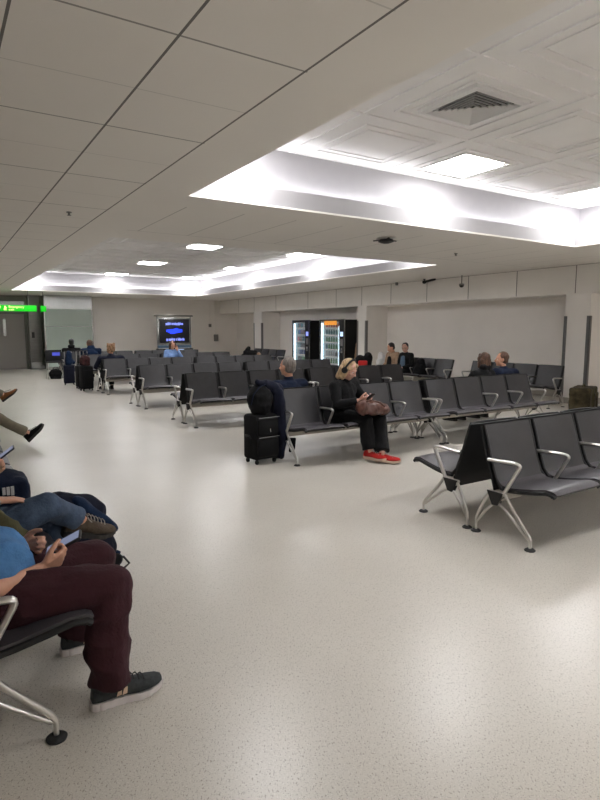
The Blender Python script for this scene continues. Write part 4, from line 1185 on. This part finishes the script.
h3 = heap('shopping_bag', 'white bulky bag beside the scarfed pair at the right wall', (10.28, 12.0, 0), 'white_cloth', [((0, 0, .16), (.0, .0, .62), .15, .15), ((-.08, -.05, .16), (.08, .06, .5), .15, .13), ((0, -.02, .6), (.0, .04, .84), .13, .07), ((0, .0, .6), (.08, -.16, .66), .10, .07)])
h4 = heap('backpack', 'black rucksack on the wall bench right of the woman with glasses', (10.0, 10.25, .42), 'black_cloth', [((0, -.02, .10), (.0, .02, .10), .17, .17), ((.02, 0, .1), (.04, 0, .30), .15, .09)])

# ------------------------------------------------------------------ wall display
ds = empty('display_stand', (7.87, 21.6, 0)); ds.scale = (.87, 1, 1); tag(ds, 'large wall display on a grey frame showing blue lines of text', 'display')
MB().box((-.86, -.02, 2.02), (.90, .14, 2.08), bev=.008).build('top_shelf', M['metal_grey'], ds)
MB().box((-.74, 0, .92), (.80, .10, 1.98), bev=.01).build('surround', M['metal_light'], ds)
MB().box((-.68, -.02, 1.0), (.72, 0, 1.92), bev=.005).build('screen', M['screen_black'], ds)
MB().box((-.80, -.08, .56), (.86, .12, .78), bev=.01).build('lower_cabinet', M['black'], ds)
MB().box((.05, -.085, .60), (.42, -.079, .75)).build('lit_panel', M['screen_white'], ds, smooth=False)
MB().box((-.74, -.02, .80), (.78, .10, .91)).build('mid_shelf', M['steel_blue'], ds, smooth=False)
for x in (-.76, .80): MB().box((x - .02, .0, 0), (x + .02, .06, 2.02)).build('upright', M['metal_light'], ds, smooth=False)
MB().box((-.78, -.2, 0), (.82, .2, .03), bev=.006).build('foot_plate', M['metal_grey'], ds)
rnd = random.Random(3)
def scribble(z, x0, x1, hgt):
    c = MB(); x = x0
    while x < x1:
        wd = rnd.uniform(.025, .05)
        if rnd.random() < .12: x += .03; continue
        a = hgt * rnd.choice((.65, .65, 1.0)); dn = hgt * rnd.choice((0, 0, -.25))
        c.box((x, -.024, z + dn), (x + .012, -.02, z + a)); c.box((x, -.024, z + hgt * .55), (x + wd * .8, -.02, z + hgt * .68)); c.box((x + wd * .65, -.024, z), (x + wd * .65 + .012, -.02, z + hgt * .65))
        if rnd.random() < .6: c.box((x, -.024, z), (x + wd * .8, -.02, z + hgt * .13))
        x += wd + .012
    return c
scribble(1.70, -.38, .40, .10).build('text_line', M['screen_pale'], ds, smooth=False)
scribble(1.09, -.40, .44, .11).build('text_line', M['screen_pale'], ds, smooth=False)
c = MB()
outl = [(-.36, 1.43), (-.36, 1.51), (-.2, 1.52), (0, 1.54), (.12, 1.58), (.22, 1.54), (.38, 1.52), (.38, 1.42), (.2, 1.40), (0, 1.36), (-.15, 1.35), (-.25, 1.41)]
n_ = len(outl)
c.add([(x, -.024, z) for x, z in outl] + [(x, -.02, z) for x, z in outl], [tuple(range(n_)), tuple(range(2 * n_ - 1, n_ - 1, -1))] + [(i, (i + 1) % n_, n_ + (i + 1) % n_, n_ + i) for i in range(n_)])
c.build('blue_banner', M['screen_blue'], ds, smooth=False)

# ------------------------------------------------------------------ vending machines (front faces -X)
def bottle_mesh(m):
    return MB().lathe([(.028, 0), (.032, .01), (.032, .11), (.026, .135), (.012, .165), (.012, .175)], seg=10).mesh('bottle_shell', [m])
def packet_mesh(m):
    return MB().box((-.03, -.045, 0), (.03, .045, .16), bev=.012).mesh('packet_shell', [m])
def vending(x0, y0, y1, depth, label, kind):
    r = empty('vending_machine', (x0, y0, 0)); tag(r, label, 'vending machine')
    W_ = y1 - y0; H_ = 1.83; ctl = .27
    c = MB()                                          # carcass: sides, top, base, back
    c.box((.02, 0, .08), (depth, .03, H_)); c.box((.02, W_ - .03, .08), (depth, W_, H_)); c.box((.02, .03, H_ - .05), (depth, W_ - .03, H_)); c.box((.02, .03, .08), (depth, W_ - .03, .34)); c.box((depth - .04, .03, .34), (depth, W_ - .03, H_ - .05))
    c.box((.02, .03, .34), (depth - .05, ctl, H_ - .05))
    c.build('cabinet', M['black'], r, smooth=False)
    c = MB()
    for x in (.06, depth - .08):
        for y in (.05, W_ - .09): c.box((x, y, 0), (x + .04, y + .04, .08))
    c.build('plinth', M['black'], r, smooth=False)
    c = MB().box((.12, ctl, .34), (.60, ctl + .01, H_ - .06)); c.box((.60, ctl, .34), (.61, W_ - .04, H_ - .06)); c.box((.12, W_ - .045, .34), (.60, W_ - .035, H_ - .06))
    c.build('liner', M['vend_in'], r, smooth=False)
    MB().box((.03, W_ - .10, .36), (.07, W_ - .05, H_ - .10), bev=.008).build('light_tube', M['vend_light'], r)
    if kind == 'drink': MB().box((.03, ctl + .03, .36), (.06, ctl + .06, H_ - .20), bev=.008).build('light_tube', M['vend_light'], r)
    nsh = 6
    for k in range(nsh):
        z = .40 + k * .235
        sh = MB().box((.09, ctl + .02, z - .02), (.58, W_ - .11, z)).build('shelf', M['metal_light'], r, smooth=False)
        MB().box((.08, ctl + .02, z - .03), (.09, W_ - .11, z + .012)).build('price_rail', M['white_metal'], sh, smooth=False)
    if kind == 'drink':
        MB().box((.008, .42, H_ - .17), (.03, W_ - .25, H_ - .03)).build('header_sign', M['vend_orange'], r, smooth=False)
    c = MB()
    c.box((0, 0, .06), (.02, ctl, H_)); c.box((0, W_ - .04, .06), (.02, W_, H_)); c.box((0, ctl, H_ - .035), (.02, W_ - .04, H_)); c.box((0, ctl, .06), (.02, W_ - .04, .36))
    fr = c.build('door', M['black'], r, smooth=False)
    MB().box((.004, ctl, .36), (.010, W_ - .04, H_ - .035)).build('window', M['glass'], fr, smooth=False)
    MB().box((-.006, .06, 1.30), (.0, .20, 1.44)).build('control_screen', M['screen_pale'] if kind == 'snack' else M['screen_white'], fr, smooth=False)
    MB().box((-.008, .07, 1.0), (.0, .19, 1.22), bev=.003).build('keypad', M['plug'], fr)
    MB().box((-.008, .08, .78), (.0, .18, .92), bev=.003).build('coin_slot', M['metal_light'], fr)
    MB().box((-.004, ctl + .1, .12), (.0, W_ - .2, .28), bev=.002).build('pickup_flap', M['plug'], fr)
    c = MB().box((-.004, -.012, .05), (.03, .012, H_ + .015)); c.box((-.004, W_ - .012, .05), (.03, W_ + .012, H_ + .015)); c.box((-.004, .012, H_), (.03, W_ - .012, H_ + .015))
    c.build('trim', M['metal_light'], r, smooth=False)
    return r, [(x0, y0 + ctl + .02, y0 + W_ - .12, .40 + k * .235) for k in range(nsh)]
v1, s1 = vending(10.86, 16.52, 17.62, .82, 'left black vending machine with snacks and a white light tube', 'snack')
v2, s2_ = vending(10.86, 14.52, 15.88, .82, 'right vending machine with orange header and lit bottle shelves', 'drink')
BMs = [bottle_mesh(m) for m in PC]; PMs = [packet_mesh(m) for m in PC]
rk = random.Random(5)
for (shelves, meshes, nm, lab, grp) in ((s1, PMs, 'snack_packet', 'small snack packet behind the glass of the left vending machine', 'snack packets in the left vending machine'),
                                 (s2_, BMs, 'drink_bottle', 'small drink bottle behind the glass of the right vending machine', 'bottles in the right vending machine')):
    for si, (x0, ya, yb, z) in enumerate(shelves):
        nn = 7
        ci = rk.randrange(len(meshes))
        for k in range(nn):
            if rk.random() < .08: continue
            if rk.random() < .35: ci = rk.randrange(len(meshes))
            if nm == 'drink_bottle' and si == 5: ci = 0
            o = bpy.data.objects.new(nm, meshes[ci]); COL.objects.link(o)
            o.location = (x0 + .16, ya + .07 + (yb - ya - .14) * k / (nn - 1), z + .001)
            tag(o, lab, 'bottle' if nm == 'drink_bottle' else 'snack', grp)
# silver-grey bag leaning between machine and pillar
c = MB(); c.cap((11.15, 14.2, .4), (11.2, 14.25, 1.05), .12, .06); c.cap((11.15, 14.2, .12), (11.15, 14.2, .5), .11, .12)
o = c.blob('garment_bag', M['camel'], None, voxel=.014, fold=.01); tag(o, 'pale garment bag propped between the right vending machine and the middle pillar', 'bag')
# kiosk lights / stickers none
